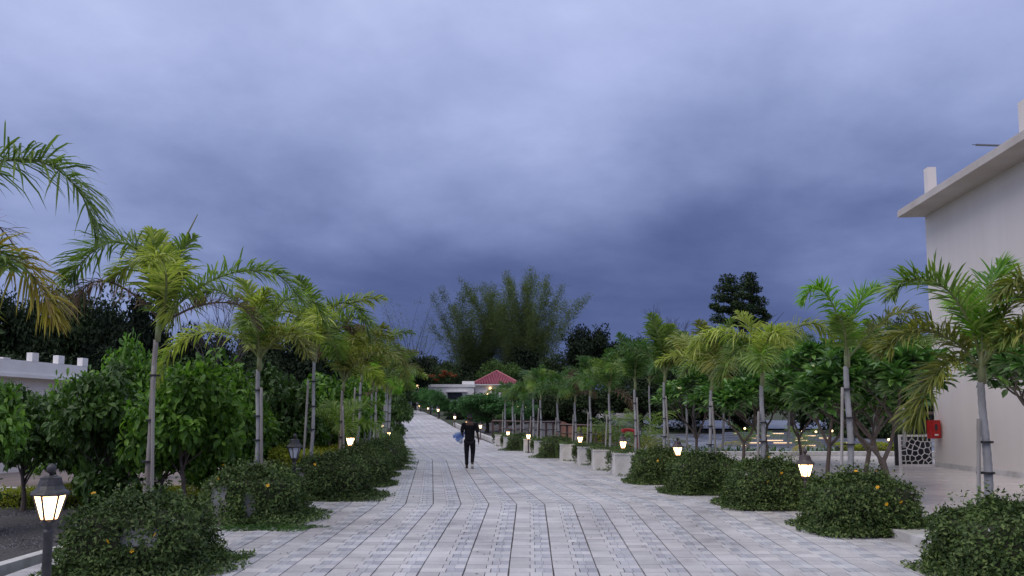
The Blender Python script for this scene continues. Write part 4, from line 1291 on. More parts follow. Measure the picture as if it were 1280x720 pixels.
def lantern_parts(iron, glass):
    """meshes with origin at the pane centre"""
    P = {}
    zt, zb, rt, rb = .10, -.10, .118, .062
    top_, bot = hexring(rt, zt), hexring(rb, zb)
    b = MB()
    for k in range(6): b.tube([bot[k], top_[k]], .0085, 5)
    for ring in (top_, bot):
        for k in range(6): b.tube([ring[k], ring[(k + 1) % 6]], .009, 5)
    b.lathe([(.030, -.175), (.034, -.15), (.055, -.125), (.068, -.108), (.060, -.102)], 12)
    P['frame'] = b.mesh('frame', iron)
    b = MB()
    b.lathe([(.142, .098), (.146, .108), (.138, .122), (.112, .142), (.094, .17), (.086, .20), (.078, .225), (.080, .232), (.05, .245), (.045, .25)], 12, ph=math.pi / 12)
    P['roof'] = b.mesh('roof', iron, False)
    b = MB(); b.lathe([(.012, .25), (.014, .262), (.028, .275), (.036, .295), (.034, .315), (.02, .335), (.006, .345)], 12)
    P['finial'] = b.mesh('finial', iron, True)
    b = MB()
    m0, m1 = bot[4], bot[5]; t0, t1 = top_[4], top_[5]
    s_ = .93
    b.add([m0 * s_ + Vector((0, 0, .002)), m1 * s_ + Vector((0, 0, .002)), t1 * s_, t0 * s_], [(0, 1, 2, 3)])
    q = [Vector(v) for v in b.v]; nrm = (q[1] - q[0]).cross(q[3] - q[0]).normalized() * .003
    b.add([v - nrm for v in q], [(3, 2, 1, 0)])
    P['pane'] = b.mesh('glass_pane', glass)
    return P


KIT = lantern_parts(M_BLACK, M_GLASSLIT)
KITB = lantern_parts(M_BROWNIRON, M_GLASSLIT)
KITO = lantern_parts(M_BLACK, M_GLASSOFF)


def lantern(p, zg, label, kit, iron=M_BLACK, s=1.0, simple=False):
    t = empty('lantern_post', (p[0], p[1], zg)); tag(t, label, 'lamp post', 'lantern posts along the drive')
    h = p[2] - zg
    b = MB(); r = .034 * s
    b.lathe([(r * 2.0, 0), (r * 2.0, .05), (r * 1.3, .08), (r, .12), (r, h - .22), (r * 1.25, h - .20), (r * .9, h - .17)], 12)
    b.build('post', iron, t, True)
    for k in ('frame', 'roof', 'finial'):
        o = link(k, kit[k], t, (0, 0, h)); o.scale = (s,) * 3
    for k in range(6):
        o = link('glass_pane', kit['pane'], t, (0, 0, h), k * math.pi / 3); o.scale = (s,) * 3
    return t


LN = [(62, 634, 6.45, KIT, M_BLACK, 'large lit black lantern post standing by the gravel at lower left', 1.0),
      (368, 566, 14.5, KITO, M_BLACK, 'unlit black lantern post between the second and third left planters', 1.0),
      (438, 552, 20.4, KITB, M_BROWNIRON, 'lit lantern post between the fourth and fifth left planters', 1.0),
      (1007, 588, 13.5, KITB, M_BROWNIRON, 'lit bronze lantern post between the second and third right planters', 1.05),
      (847, 564, 18.7, KITB, M_BROWNIRON, 'lit lantern post between the fourth and fifth right planters', .95),
      (778.6, 556, 23.8, KITB, M_BROWNIRON, 'lit lantern post just left of the red pipe', 1.0),
      (725, 549.5, 29.2, KITB, M_BROWNIRON, 'lit lantern post in front of the small browned palm', 1.0),
      (660.5, 546, 36.4, KITB, M_BROWNIRON, 'lit lantern post behind the eleventh right planter', 1.0),
      (635, 542, 43.2, KITB, M_BROWNIRON, 'lit lantern post by the end of the right planters', 1.0),
      (600.6, 533.5, 50.5, KITB, M_BROWNIRON, 'lit lantern at the right shoulder of the walking person', 1.0),
      (584, 529, 57, KITB, M_BROWNIRON, 'lit lantern just left of the walking person head', 1.0),
      (568.5, 522, 68, KITB, M_BROWNIRON, 'lit lantern under the largest round tree', 1.1),
      (547.7, 513, 82, KITB, M_BROWNIRON, 'lit lantern before the white house', 1.2),
      (535, 510.6, 97, KITB, M_BROWNIRON, 'dim small lantern left of the white house', 1.0),
      (524, 508, 112, KITB, M_BROWNIRON, 'farthest lit lantern on the edge of the drive', 1.3),
      (486, 543, 38.5, KITB, M_BROWNIRON, 'lit lantern low among the far left palm trunks', .9),
      (478, 533, 46, KITB, M_BROWNIRON, 'tiny lit lantern behind the left palm trunks', .9),
      (799, 541, 27.5, KITO, M_BLACK, 'slim unlit lantern post right of the red pipe', .8),
      (1093, 540, 36.5, KITO, M_BLACK, 'unlit lantern post behind the golden hedge of the terrace', 1.3)]
for (px, py, d, kit, iron, lab, s) in LN:
    p = at(px, py, d)
    lantern(p, hroad(d) + .02 if p.x < 4 or d < 30 else hground(p.x, d), lab, kit, iron, s)

# far small garden lights
gb = MB(); gb.lathe([(.08, -.10), (.15, .0), (.16, .06), (.1, .15), (.03, .18)], 8); GLOBE = gb.mesh('globe', glow('warm_globe', (1, .66, .28), 3), True)
for i, (px, py, d) in enumerate(((648, 508, 84), (657, 509, 84), (674, 508, 82), (684, 508, 82), (725, 505, 80), (756, 506, 78), (768, 506, 78), (815, 508, 74), (931, 536, 52), (1003, 540, 50),
                                 (1020, 540, 50), (1040, 539, 50), (1068, 540, 48), (1091, 549, 45), (1111, 550, 45), (1051, 541, 52))):
    p = at(px, py, d); zg = min(hground(p.x, d), p.z - .8)
    t = empty('garden_light', (p.x, d, zg)); lb = ['among the far right palm trunks', 'beside its twin behind the far palms', 'left one of the pair over the dark bank', 'right one of the pair over the dark bank', 'above the lawn',
          'left one of the pair by the cream steps', 'right one of the pair by the cream steps', 'behind the young coconut palm', 'behind the frangipani stems', 'above the gold reflections', 'right of the gold reflections', 'beside the rabbit ear palm trunk',
          'left of the dark frangipani stems', 'left one below the unlit terrace lantern', 'right one near the lattice screen', 'at the centre of the row of wet road lights'][i]
    tag(t, f'small globe light {lb}', 'garden light', 'small globe lights across the grounds')
    b = MB(); b.tube([(0, 0, 0), (0, 0, p.z - zg - .1)], .03, 6); b.build('post', M_BLACK, t)
    link('globe', GLOBE, t, (0, 0, p.z - zg)).scale = (.5,) * 3
p = at(522, 483, 125)
t = empty('gate_pillar', (p.x, 125, hroad(125))); tag(t, 'cream gate pillar topped by a lit globe where the drive ends', 'pillar')
b = MB(); b.box((0, 0, (p.z - hroad(125)) / 2 - .2), (1.3, 1.0, p.z - hroad(125) - .4)); b.build('pillar', M_WHITE, t); b = MB(); b.box((0, 0, p.z - hroad(125) - .32), (1.6, 1.3, .2)); b.build('cap', M_WHITE, t)
link('globe', GLOBE, t, (0, 0, p.z - hroad(125) - .1)).scale = (2.6,) * 3
p = at(502, 511, 118)
t = empty('drive_gate', (p.x, 118, hroad(118))); tag(t, 'low dark barrier gate across the far end of the drive', 'gate')
b = MB()
for xx_ in (-1.2, 1.2): b.box((xx_, 0, .5), (.12, .12, 1.0))
b.build('post', M_BLACK, t); b = MB(); b.box((0, 0, .25), (2.28, .08, .09)); b.box((0, 0, .9), (2.28, .08, .09)); b.build('rail', M_BLACK, t)

# ------------------------------------------------------------------ wet road steps, lamp reflections painted on as glowing gold bars
GOLD = glow('painted_glint', (1, .62, .25), 1.5)
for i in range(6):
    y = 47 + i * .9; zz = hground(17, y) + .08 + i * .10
    t = empty('wide_step', (17.2 - i * .15, y, zz)); tag(t, f'{["lowest", "second", "third", "fourth", "fifth", "topmost"][i]} wide wet step with painted gold glints of lamplight along its edge', 'step', 'wide wet steps beyond the terrace')
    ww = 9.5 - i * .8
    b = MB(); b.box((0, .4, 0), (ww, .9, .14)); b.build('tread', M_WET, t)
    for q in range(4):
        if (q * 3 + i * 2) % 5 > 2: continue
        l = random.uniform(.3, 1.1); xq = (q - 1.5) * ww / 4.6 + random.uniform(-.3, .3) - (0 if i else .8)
        b = MB(); b.box((xq, -.075, -.0), (l, .04, .035)); b.build('lamp_glint', GOLD, t)

# ------------------------------------------------------------------ right building
WX = lambda y: 14.15 + (y - 27) * .08
HX = 8.35
bt = empty('cream_building', (WX(26.9), 26.9, TZ)); tag(bt, 'large cream rendered building with a projecting flat eave on the right', 'building')
yA, yB = 5.0, 26.9
wl = math.hypot(yB - yA, WX(yB) - WX(yA))


def wallpt(s, off, z):
    """s metres towards the camera from the far corner, off metres into the building"""
    dx, dy = -(.08) / math.hypot(1, .08), -1 / math.hypot(1, .08)
    return (dx * s - dy * off, dy * s + dx * off, z - TZ)


def wbox(name, s0, s1, o0, o1, z0, z1, mt, parent=bt):
    b = MB(); P = [wallpt(s, o, z) for z in (z0, z1) for s, o in ((s0, o0), (s1, o0), (s1, o1), (s0, o1))]
    b.add(P, [(0, 1, 2, 3), (7, 6, 5, 4), (4, 5, 1, 0), (5, 6, 2, 1), (6, 7, 3, 2), (7, 4, 0, 3)])
    return b.build(name, mt, parent)


ze = at(1128, 272, 27.0).z
wbox('wall', 0, 22, 0, 9, .3, ze, M_WALL)
wbox('plinth', -.02, 22, -.025, .0, TZ, TZ + .16, M_KERB)
wbox('eave', -.03, 22, -.9, 9.2, ze + .002, ze + .202, M_EAVE)
wbox('parapet', -.031, 22, -.86, -.66, ze + .204, ze + .25, M_EAVE)
wbox('roof_post', .1, .4, -.02, .26, ze + .203, ze + 1.62, M_WALL)
wbox('roof_post', 5.95, 6.35, .0, .35, ze + .203, ze + 1.62, M_WALL)
p0 = at(1220, 181, 24); p1 = at(1243, 182.5, 24)
b = MB(); off = Vector(bt.location)
b.tube([Vector(p0) - off, Vector(p1) + Vector((.55, 0, 0)) - off], .035, 8); b.tube([Vector(p0) - off - Vector((.12, 0, -.01)), Vector(p0) - off + Vector((.02, 0, -.005))], .012, 6)
b.build('roof_pipe', M_STEEL, bt)
b = MB(); sp_ = Vector(p1) + Vector((.5, 0, -1.0)) - off; b.tube([sp_, sp_ + Vector((0, 0, 1.0))], .03, 6); b.build('pipe_bracket', M_STEEL, bt)

# fire hose cabinet on the wall's far edge
t = empty('fire_cabinet', at(1165, 548, 26.5)); tag(t, 'red fire hose cabinet mounted on the corner of the cream building', 'cabinet')
t.location.x = WX(26.5) - .30
b = MB(); b.box((.09, 0, .30), (.28, .34, .60)); b.build('cabinet_body', M_RED, t)
b = MB(); b.box((.09, -.182, .30), (.23, .02, .50)); b.build('cabinet_door', M_RED, t)
b = MB(); b.box((.07, -.198, .36), (.08, .012, .2)); b.build('window', M_DARKGL, t)
b = MB(); b.box((.07, -.198, .12), (.12, .012, .05)); b.build('notice', M_WHITE, t)

# lattice screen and dark panel between the corner and the garden
p = at(1128, 587, 27.2)
t = empty('lattice_screen', (p.x, 27.25, TZ)); tag(t, 'white crackle patterned lattice panel beside the building corner', 'lattice panel')
Wl = (WX(27) - p.x) + .16; Hl = 1.02
b = MB(); b.box((-.03, 0, Hl / 2), (.07, .07, Hl + .06)); b.box((Wl / 2, 0, Hl + .0), (Wl - .02, .09, .07)); b.box((Wl / 2, 0, .03), (Wl - .02, .06, .06)); b.box((Wl + .03, 0, Hl / 2), (.07, .07, Hl + .06)); b.build('frame', M_WHITE, t)
rl = random.Random(5)
sites = [(rl.uniform(0, Wl), rl.uniform(0, Hl)) for _ in range(38)]
for _ in range(6):                                            # relax
    acc = [[0, 0, 0] for _ in sites]
    for i in range(24):
        for j in range(26):
            x_, z_ = (i + .5) * Wl / 24, (j + .5) * Hl / 26
            k = min(range(len(sites)), key=lambda q: (sites[q][0] - x_) ** 2 + (sites[q][1] - z_) ** 2 * .6)
            acc[k][0] += x_; acc[k][1] += z_; acc[k][2] += 1
    sites = [(a[0] / a[2], a[1] / a[2]) if a[2] else s_ for a, s_ in zip(acc, sites)]


def clip(poly, nx, nz, c):
    out = []
    for i in range(len(poly)):
        a, b_ = poly[i], poly[(i + 1) % len(poly)]
        da, db = a[0] * nx + a[1] * nz - c, b_[0] * nx + b_[1] * nz - c
        if da <= 0: out.append(a)
        if (da < 0) != (db < 0):
            f = da / (da - db); out.append((a[0] + (b_[0] - a[0]) * f, a[1] + (b_[1] - a[1]) * f))
    return out


b = MB()
for i, s_ in enumerate(sites):
    poly = [(0, 0), (Wl, 0), (Wl, Hl), (0, Hl)]
    for j, q in enumerate(sites):
        if i == j: continue
        nx, nz = q[0] - s_[0], q[1] - s_[1]
        poly = clip(poly, nx, nz, (q[0] ** 2 + q[1] ** 2 - s_[0] ** 2 - s_[1] ** 2) / 2)
        if len(poly) < 3: break
    for k in range(len(poly)):
        a, c_ = poly[k], poly[(k + 1) % len(poly)]
        b.tube([(a[0], 0, a[1]), (c_[0], 0, c_[1])], .014, 5)
b.build('web', M_WHITE, t)
b = MB(); b.box((Wl / 2, .35, Hl / 2), (Wl + .1, .05, Hl)); b.build('backing', M_DARKGL, t)
t2 = empty('veranda_window', (p.x, 27.25, TZ + Hl + .05)); tag(t2, 'dark veranda opening with thin bars and a brown beam above the white lattice', 'window')
hh = at(1128, 518, 27.2).z - TZ - Hl - .05
b = MB(); b.box((Wl / 2 + .05, .1, hh / 2), (Wl - .12, .04, hh - .02)); b.build('pane', M_DARKGL, t2)
for k in range(6):
    b = MB(); b.box((.07 + k * Wl / 6.2, -.02, hh / 2), (.025, .04, hh - .01)); b.build('bar', M_BLACK, t2)
b = MB(); b.box((Wl / 2, 0, hh + .05), (Wl + .1, .3, .10)); b.build('beam', M_BARK, t2)

# ------------------------------------------------------------------ left crenellated building
A_ = Vector((-15.95, 30, 0)); dirL = Vector((-.16, -1, 0)).normalized(); nL = Vector((-dirL.y, dirL.x, 0)) * -1
zt = at(101, 458, 30).z; zl = at(101, 477, 30).z
lb = empty('white_house', (A_.x, A_.y, .2)); tag(lb, 'low white building with a crenellated parapet at the left edge', 'building')
if nL.x > 0: nL = -nL


def lpt(s, o, z): q = dirL * s + nL * o; return (q.x, q.y, z - .2)
def lbox(name, s0, s1, o0, o1, z0, z1, mt):
    b = MB(); P = [lpt(s, o, z) for z in (z0, z1) for s, o in ((s0, o0), (s1, o0), (s1, o1), (s0, o1))]
    b.add(P, [(0, 3, 2, 1), (4, 5, 6, 7), (4, 0, 1, 5), (5, 1, 2, 6), (6, 2, 3, 7), (7, 3, 0, 4)]); return b.build(name, mt, lb)
lbox('wall', .3, 16, .35, 8, 0, zl, M_WALL)
lbox('ledge', -.1, 16.2, -.05, 8.2, zl + .001, zl + .12, M_WHITE)
lbox('parapet', 0, 16.1, .0, .2, zl + .122, zt, M_WHITE)
lbox('parapet', 0, .2, .201, 8, zl + .122, zt, M_WHITE)
for k in range(9):
    s0 = -.01 + k * 1.25
    lbox('merlon', s0, s0 + .30, -.01, .21, zt + .001, zt + (.30 if k != 3 else .05), M_WHITE)
lbox('window_frame', 5.0, 6.4, .30, .349, 1.2, 2.4, M_KERB); lbox('window', 5.1, 6.3, .28, .299, 1.3, 2.3, M_DARKGL)

# ------------------------------------------------------------------ far red roofed house
def far_house():
    d = 128
    c = at(621, 500, d); zb = hroad(d) - .3
    t = empty('red_roofed_house', (c.x, d, zb)); tag(t, 'small cream house with a red hipped tile roof at the end of the drive', 'house')
    ze_ = at(621, 482.5, d).z - zb; za = at(621, 464, d).z - zb; hw = 30 / 1000 * d; w = hw * .86
    b = MB(); b.box((0, 0, ze_ / 2), (2 * w, 2 * w, ze_)); b.build('wall', M_WHITE, t)
    b = MB(); b.box((0, 0, ze_ + .06), (2 * hw + .1, 2 * hw + .1, .16)); b.build('fascia', M_WHITE, t)
    b = MB(); apex = (0, 0, za)
    cs = [(-hw, -hw, ze_ + .15), (hw, -hw, ze_ + .15), (hw, hw, ze_ + .15), (-hw, hw, ze_ + .15)]
    b.add(cs + [apex], [(0, 1, 4), (1, 2, 4), (2, 3, 4), (3, 0, 4)])
    rf = b.build('roof', M_MAROON, t)
    # tile courses: proud rolls down the two seen slopes, stepped in courses
    n = 0
    b = MB()
    for face in range(4):
        a, q = Vector(cs[face]), Vector(cs[(face + 1) % 4]); ap = Vector(apex)
        nrm = (q - a).cross(ap - a).normalized()
        for r_i in range(11):
            f0, f1 = r_i / 11, (r_i + .97) / 11
            l0, r0 = a.lerp(ap, f0), q.lerp(ap, f0); l1, r1 = a.lerp(ap, f1), q.lerp(ap, f1)
            cnt_ = max(1, int((r0 - l0).length / .42))
            for k in range(cnt_):
                p00, p01 = l0.lerp(r0, (k + .04) / cnt_), l0.lerp(r0, (k + .96) / cnt_); p10, p11 = l1.lerp(r1, (k + .04) / cnt_), l1.lerp(r1, (k + .96) / cnt_)
                m0, m1 = (p00 + p01) / 2 + nrm * .15, (p10 + p11) / 2 + nrm * .07
                b.add([p00 + nrm * .05, m0, p01 + nrm * .05, p10 + nrm * .01, m1, p11 + nrm * .01], [(0, 1, 4, 3), (1, 2, 5, 4)])
    o = b.build('tile', M_MAROON, rf); o['kind'] = 'stuff'
    b = MB()
    for q in cs: b.tube([Vector(q) + Vector((0, 0, .08)), Vector(apex) + Vector((0, 0, .1))], .11, 6)
    b.build('ridge', mat('ridge_tile', (.42, .13, .15), .5), rf)
    for xq in (-.2, 1.6):
        b = MB(); b.box((xq, -w - .02, ze_ - 1.35), (1.1, .05, 1.5)); f_ = b.build('window', M_DARKGL, t)
        b = MB(); b.box((xq, -w - .06, ze_ - 1.35), (.07, .04, 1.5)); b.build('frame', M_WHITE, f_)
    for xq, zq in ((-.95, ze_ - .55), (-1.4, ze_ - 1.5)):
        o = link('wall_lamp', GLOBE, t, (xq, -w - .25, zq)); o.scale = (1.2,) * 3
    # the flat roofed wing
    a = at(535, 500, 122); e_ = at(592, 500, 122)
    t = empty('white_wing', ((a.x + e_.x) / 2, 124, zb)); tag(t, 'white flat roofed house with a thin parapet beside the red roofed one', 'house')
    W_ = e_.x - a.x; h1 = at(560, 484, 122).z - zb; h2 = at(560, 480.5, 122).z - zb
    b = MB(); b.box((0, 0, h1 / 2), (W_, 4, h1)); b.build('wall', M_WHITE, t)
    b = MB(); b.box((0, 0, (h1 + h2) / 2 + .01), (W_ + .3, 4.3, h2 - h1)); b.build('parapet', M_WHITE, t)
    b = MB(); b.box((W_ / 2 - .9, .3, h2 + .28), (1.9, 1.6, .55)); b.build('roof_block', M_WHITE, t)
    b = MB(); b.box((.6, -2.03, h1 - 1.35), (2.2, .06, 1.1)); w1 = b.build('window', M_DARKGL, t)
    b = MB(); b.box((.9, -2.15, h1 - .7), (3.2, .5, .12)); b.build('sun_shade', M_WHITE, t)
    b = MB(); b.box((-W_ / 2 + .6, -2.03, h1 - 1.1), (.7, .06, .6)); b.build('window', M_DARKGL, t)
far_house()

# ------------------------------------------------------------------ retaining wall, bank, brown railings, pipe, bench
b = MB()
for (y0, y1) in ((46.2, 52), (52.02, 60), (60.02, 70)):
    x0, x1 = cline(y0) + 3.25, cline(y1) + 3.25
    for k in range(1):
        P = [(x0, y0, hroad(y0) - .4), (x1, y1, hroad(y1) - .4), (x1 + .2, y1, hroad(y1) - .4), (x0 + .2, y0, hroad(y0) - .4),
             (x0, y0, hroad(y0) + .32), (x1, y1, hroad(y1) + .32), (x1 + .2, y1, hroad(y1) + .32), (x0 + .2, y0, hroad(y0) + .32)]
        b.add(P, [(3, 2, 1, 0), (4, 5, 6, 7), (0, 1, 5, 4), (1, 2, 6, 5), (2, 3, 7, 6), (3, 0, 4, 7)])
tag(b.build('low_wall', M_KERB), 'low white wall edging the climbing drive above the dark bank', 'wall')
sheet('gravel_bank', M_GRAVEL, list(np.linspace(-2.5, 7, 14)), list(np.linspace(47, 78, 20)), lambda x, y: hground(x, y) + .02 + .5 * math.exp(-((x - 1.5) / 2.5) ** 2) * min(1, (y - 47) / 8) * min(1, (78 - y) / 6))


def railing(pxs, d0, d1, label, n, lowy, name='brown_railing'):
    a, e_ = at(pxs[0], 545, d0), at(pxs[1], 545, d1)
    z0, z1 = hground(a.x, d0), hground(e_.x, d1)
    t = empty(name, (a.x, a.y, z0)); tag(t, label, 'railing')
    A2 = Vector((0, 0, 0)); B2 = Vector((e_.x - a.x, e_.y - a.y, z1 - z0))
    for i in range(n + 1):
        q = A2.lerp(B2, i / n); b = MB(); b.box((q.x, q.y, q.z + .62), (.13, .13, 1.24)); b.build('post', M_RAIL, t)
    for h in (1.2, .72, .28):
        b = MB(); b.tube([A2 + Vector((0, -.1, h)), B2 + Vector((0, -.1, h))], .06 if h > 1 else .035, 4); b.build('rail', M_RAIL, t)


railing((616, 662), 51, 49, 'dark brown railing at the foot of the dark bank behind the far right palms', 5, 0)
railing((664, 700), 48, 52, 'sloping brown railing beside the ramp right of the dark bank', 4, 0)
railing((700, 772), 45, 44, 'long brown timber rail in front of the golden hedge', 8, 0)
# tilted timber board lying on the bank
p = at(705, 537, 47); t = empty('timber_lean_to', (p.x, 47, hground(p.x, 47))); tag(t, 'tilted brown timber board leaning behind the brown rail', 'board')
b = MB(); b.add([(-.5, 0, .5), (.55, 0, .35), (.85, .5, 1.0), (-.1, .5, 1.35), (-.5, 0, .44), (.55, 0, .29), (.85, .5, .94), (-.1, .5, 1.29)], [(0, 1, 2, 3), (7, 6, 5, 4), (0, 4, 5, 1), (1, 5, 6, 2), (2, 6, 7, 3), (3, 7, 4, 0)]); b.build('board', mat('red_timber', (.20, .09, .06), .8, (.12, .05, .04), 3), t)
b = MB()
for q in ((-.4, .0), (.5, 0.), (.7, .45)): b.box((q[0], q[1], .2), (.07, .07, .42))
b.build('prop', M_BARK, t)
# red fire pipe
p = at(788, 565, 26.2); t = empty('red_pipe', (p.x, 26.2, hroad(26) + .02)); tag(t, 'bright red bent fire hydrant pipe standing behind the planters', 'pipe')
h_ = at(788, 537, 26.2).z - hroad(26) - .05
b = MB(); x_ = .19
b.tube([(x_, 0, 0), (x_, 0, h_ * .8), (x_ - .02, 0, h_ * .94), (x_ - .08, 0, h_), (-.02, 0, h_ + .02), (-.16, 0, h_ + .02), (-.2, 0, h_)], .058, 10); b.build('pipe', M_RED, t, True)
b = MB(); b.lathe([(.10, 0), (.10, .04)], 12, (x_, 0, 0)); b.build('flange', M_RED, t); b = MB(); b.tube([(-.19, 0, h_ + .03), (-.25, 0, h_ - .05)], .075, 10); b.build('nozzle', M_RED, t)
# cream steps beyond the lawn
for k, (py, lab) in enumerate(((520, 'lower'), (517, 'upper'))):
    p = at(765, py, 82 + k * 1.2); b = MB(); b.box((0, 0, 0), (3.8, 1.2, .3)); o = b.build('cream_step', M_KERB, None, loc=(p.x, p.y, p.z - .1)); tag(o, f'{lab} long cream step between the pair of globe lights', 'step')

# ------------------------------------------------------------------ walking person


def skin_mesh(name, joints, bones, mt, parent, sub=2):
    me = bpy.data.meshes.new(name); me.from_pydata([j[0] for j in joints], bones, [])
    me.materials.append(mt)
    o = bpy.data.objects.new(name, me); C.objects.link(o); o.parent = parent
    sk = o.modifiers.new('skin', 'SKIN'); sk.use_smooth_shade = True
    for i, j in enumerate(joints):
        q = j[1] if isinstance(j[1], tuple) else (j[1], j[1])
        me.skin_vertices[0].data[i].radius = q
        me.skin_vertices[0].data[i].use_root = (i == 0)
    sb = o.modifiers.new('subdiv', 'SUBSURF'); sb.levels = sub; sb.render_levels = sub
    return o


def person():
    M_SK = mat('skin', (.07, .038, .028), .6, spec=.3); M_TEE = mat('black_cloth', (.005, .005, .007), .9, (.011, .011, .014), 9, .3, 40, spec=.15)
    M_TR = mat('charcoal_trousers', (.009, .009, .013), .9, (.016, .016, .022), 7, .3, 30, spec=.15); M_HA = mat('hair', (.008, .007, .007), .7, bump=.6, bscale=60)
    M_SH = mat('shoe_dark', (.03, .03, .035), .7); M_SO = mat('shoe_sole', (.55, .53, .52), .6)
    loc = (-1.33, 25.3, hroad(25.3) + .036)
    t = empty('person', loc); tag(t, 'person in black clothes walking away up the drive with a blue white cloth', 'person')
    # facing +Y (away); left is -X
    J = [((0, 0, .93), (.13, .10)), ((0, 0, 1.08), (.125, .09)), ((0, .01, 1.25), (.16, .10)), ((0, .0, 1.40), (.15, .095)), ((0, .0, 1.47), (.06, .06)), ((0, .015, 1.53), (.052, .055)),
         ((0, .025, 1.60), (.075, .09)), ((0, .025, 1.67), (.073, .088)), ((0, .02, 1.705), (.04, .05)),
         # right arm
         ((.19, -.01, 1.40), (.055, .055)), ((.24, -.05, 1.16), (.042, .042)), ((.275, .0, .94), (.03, .03)), ((.285, .025, .87), (.036, .022)),
         # left arm, bent forward holding the cloth
         ((-.19, -.01, 1.40), (.055, .055)), ((-.24, -.06, 1.16), (.042, .042)), ((-.24, .12, 1.06), (.03, .03)), ((-.24, .20, 1.06), (.036, .024)),
         # legs
         ((.09, 0, .88), (.085, .09)), ((.10, .06, .50), (.058, .06)), ((.09, -.12, .16), (.04, .042)), ((.09, -.10, .08), (.04, .045)), ((.09, -.0, .035), (.035, .03)),
         ((-.09, 0, .88), (.085, .09)), ((-.095, .03, .48), (.058, .06)), ((-.09, .02, .12), (.04, .042)), ((-.09, .02, .05), (.038, .045)), ((-.09, .15, .035), (.032, .025))]
    B = [(0, 1), (1, 2), (2, 3), (3, 4), (4, 5), (5, 6), (6, 7), (7, 8), (3, 9), (9, 10), (10, 11), (11, 12), (3, 13), (13, 14), (14, 15), (15, 16),
         (0, 17), (17, 18), (18, 19), (19, 20), (20, 21), (0, 22), (22, 23), (23, 24), (24, 25), (25, 26)]
    # fingers rooted in the palms
    for hi, base, dirv in ((12, Vector((.285, .025, .87)), Vector((.0, .15, -1))), (16, Vector((-.24, .20, 1.06)), Vector((0, 1, -.15)))):
        for k, (o_, l) in enumerate(((-.026, .062), (-.009, .072), (.009, .07), (.026, .055))):
            sdv = Vector((0, 1, 0)) if hi == 12 else Vector((0, 0, 1))
            dn = dirv.normalized()
            a = base + dn * .045 + sdv * o_; b_ = a + dn * l * .5; c_ = b_ + (dn + Vector((-.5 if hi == 12 else .5, 0, 0))).normalized() * l * .5
            n0 = len(J); J += [(tuple(a), (.0095, .0095)), (tuple(b_), (.009, .009)), (tuple(c_), (.007, .007))]; B += [(hi, n0), (n0, n0 + 1), (n0 + 1, n0 + 2)]
        sg = -1 if hi == 12 else 1
        a = base + Vector((sg * .02, .03 if hi == 12 else 0, .0 if hi == 12 else .03)); b_ = a + (dirv.normalized() * .035 + Vector((sg * .015, .015, 0)))
        n0 = len(J); J += [(tuple(a), (.012, .012)), (tuple(b_), (.009, .009))]; B += [(hi, n0), (n0, n0 + 1)]
    body = skin_mesh('body', J, B, M_SK, t)
    skin_mesh('hair', [((0, .005, 1.655), (.083, .088)), ((0, .012, 1.70), (.080, .088)), ((0, -.01, 1.60), (.066, .055)), ((0, .03, 1.735), (.05, .06))], [(0, 1), (0, 2), (1, 3)], M_HA, t)
    for sx in (-1, 1):
        skin_mesh('ear', [((sx * .083, .02, 1.62), (.010, .018)), ((sx * .088, .015, 1.60), (.008, .014))], [(0, 1)], M_SK, t)
    skin_mesh('shirt', [((0, 0, 1.02), (.165, .125)), ((0, 0, .90), (.175, .14)), ((0, .01, 1.24), (.185, .125)), ((0, 0, 1.38), (.185, .118)), ((0, .005, 1.46), (.085, .08)),
                        ((.20, -.01, 1.39), (.078, .075)), ((.235, -.04, 1.22), (.066, .064)), ((.25, -.05, 1.12), (.060, .058)),
                        ((-.20, -.01, 1.39), (.078, .075)), ((-.235, -.04, 1.22), (.066, .064)), ((-.245, -.05, 1.13), (.060, .058))],
              [(0, 1), (0, 2), (2, 3), (3, 4), (3, 5), (5, 6), (6, 7), (3, 8), (8, 9), (9, 10)], M_TEE, t)
    skin_mesh('trousers', [((0, 0, .92), (.155, .12)), ((.088, 0, .84), (.100, .108)), ((.10, .03, .66), (.088, .092)), ((.10, .06, .50), (.072, .076)), ((.092, -.04, .32), (.062, .064)), ((.088, -.105, .19), (.056, .058)),
                           ((-.088, 0, .84), (.100, .108)), ((-.095, .02, .66), (.088, .092)), ((-.095, .03, .48), (.072, .076)), ((-.092, .03, .3), (.062, .064)), ((-.09, .02, .11), (.056, .06))],
              [(0, 1), (1, 2), (2, 3), (3, 4), (4, 5), (0, 6), (6, 7), (7, 8), (8, 9), (9, 10)], M_TR, t)
    # left shoe flat, right shoe heel raised with the pale sole seen from behind
    o = skin_mesh('shoe', [((-.09, -.03, .055), (.046, .046)), ((-.09, .06, .055), (.048, .042)), ((-.09, .16, .045), (.046, .034)), ((-.09, .215, .04), (.034, .026))], [(0, 1), (1, 2), (2, 3)], M_SH, t)
    b = MB(); b.box((-.09, .09, .012), (.092, .29, .024)); b.build('shoe_sole', M_SO, t)
    o = skin_mesh('shoe', [((.09, -.125, .135), (.044, .044)), ((.09, -.07, .095), (.046, .044)), ((.09, -.015, .05), (.044, .036)), ((.09, .03, .03), (.034, .024))], [(0, 1), (1, 2), (2, 3)], M_SH, t)
    b = MB()
    prof = [(-.175, .125), (-.14, .075), (-.08, .030), (-.02, .006), (.05, .001)]
    Pp = []
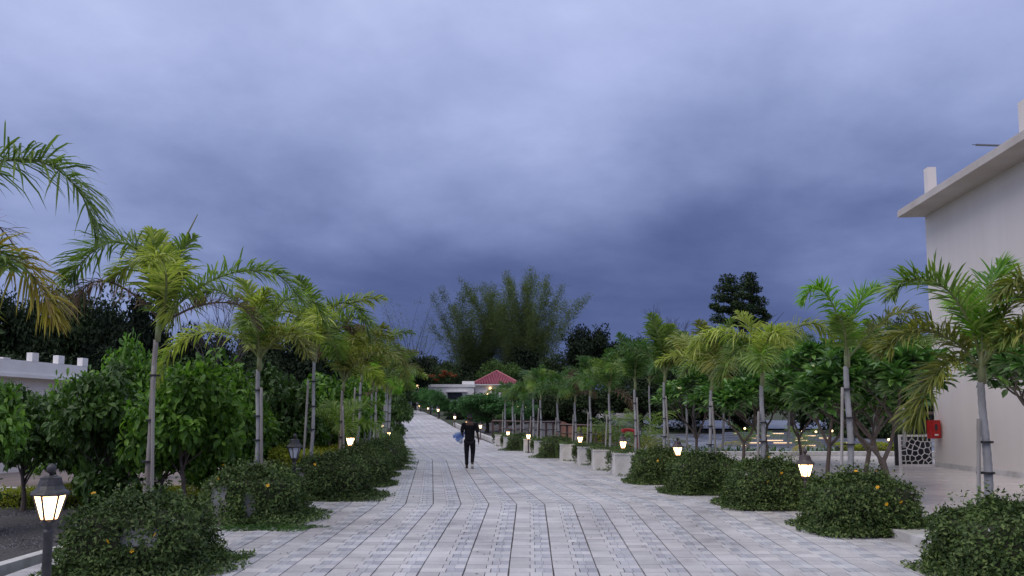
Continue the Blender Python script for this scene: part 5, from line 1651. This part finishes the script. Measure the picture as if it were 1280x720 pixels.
    for y_, z_ in prof: Pp += [(.045, y_, z_), (.135, y_, z_), (.045, y_ + .018, z_ + .028), (.135, y_ + .018, z_ + .028)]
    Fq = []
    for i in range(4):
        a = i * 4; c = a + 4
        Fq += [(a, a + 1, c + 1, c), (a + 2, c + 2, c + 3, a + 3), (a, c, c + 2, a + 2), (a + 1, a + 3, c + 3, c + 1)]
    Fq += [(0, 2, 3, 1)]
    b.add(Pp, Fq); b.build('shoe_sole', M_SO, t)
    # folded cloth / jacket held at the left side
    nB = 9
    root = empty('cloth', Vector(loc) + Vector((-.30, .16, 1.02))); tag(root, 'bundled blue and white cloth held at the left side of the walking person', 'cloth')
    rr = random.Random(2)
    M_BLU = mat('blue_cloth', (.16, .28, .70), .8, (.30, .45, .85), 8); M_WHC = mat('white_cloth', (.62, .66, .75), .8)
    for q, (mtc, ox, oz, sx, sz, ry) in enumerate(((M_BLU, -.05, .05, .20, .07, .35), (M_WHC, -.02, .10, .16, .05, .1), (M_BLU, -.02, -.04, .15, .09, .7), (M_WHC, .0, -.12, .06, .13, .2))):
        b = MB(); nx_, nz_ = 8, 6; P = []
        for side in (-1, 1):
            for i in range(nx_):
                for j in range(nz_):
                    u, v = i / (nx_ - 1) * 2 - 1, j / (nz_ - 1) * 2 - 1
                    th = .03 * (1 - u * u) * (1 - v * v) + .004
                    x = u * sx; z = v * sz * (1 - .3 * abs(u)); y = side * th + .02 * math.sin(u * 5 + q) + .015 * math.sin(v * 6)
                    P.append((ox + x * math.cos(ry) - z * math.sin(ry), y + q * .015, oz + x * math.sin(ry) + z * math.cos(ry)))
        F = []
        for side in (0, 1):
            o_ = side * nx_ * nz_
            for i in range(nx_ - 1):
                for j in range(nz_ - 1):
                    f = (o_ + i * nz_ + j, o_ + (i + 1) * nz_ + j, o_ + (i + 1) * nz_ + j + 1, o_ + i * nz_ + j + 1)
                    F.append(f if side == 0 else f[::-1])
        b.add(P, F); b.build('fold', mtc, root, True)


person()
print('objects', len(bpy.data.objects))
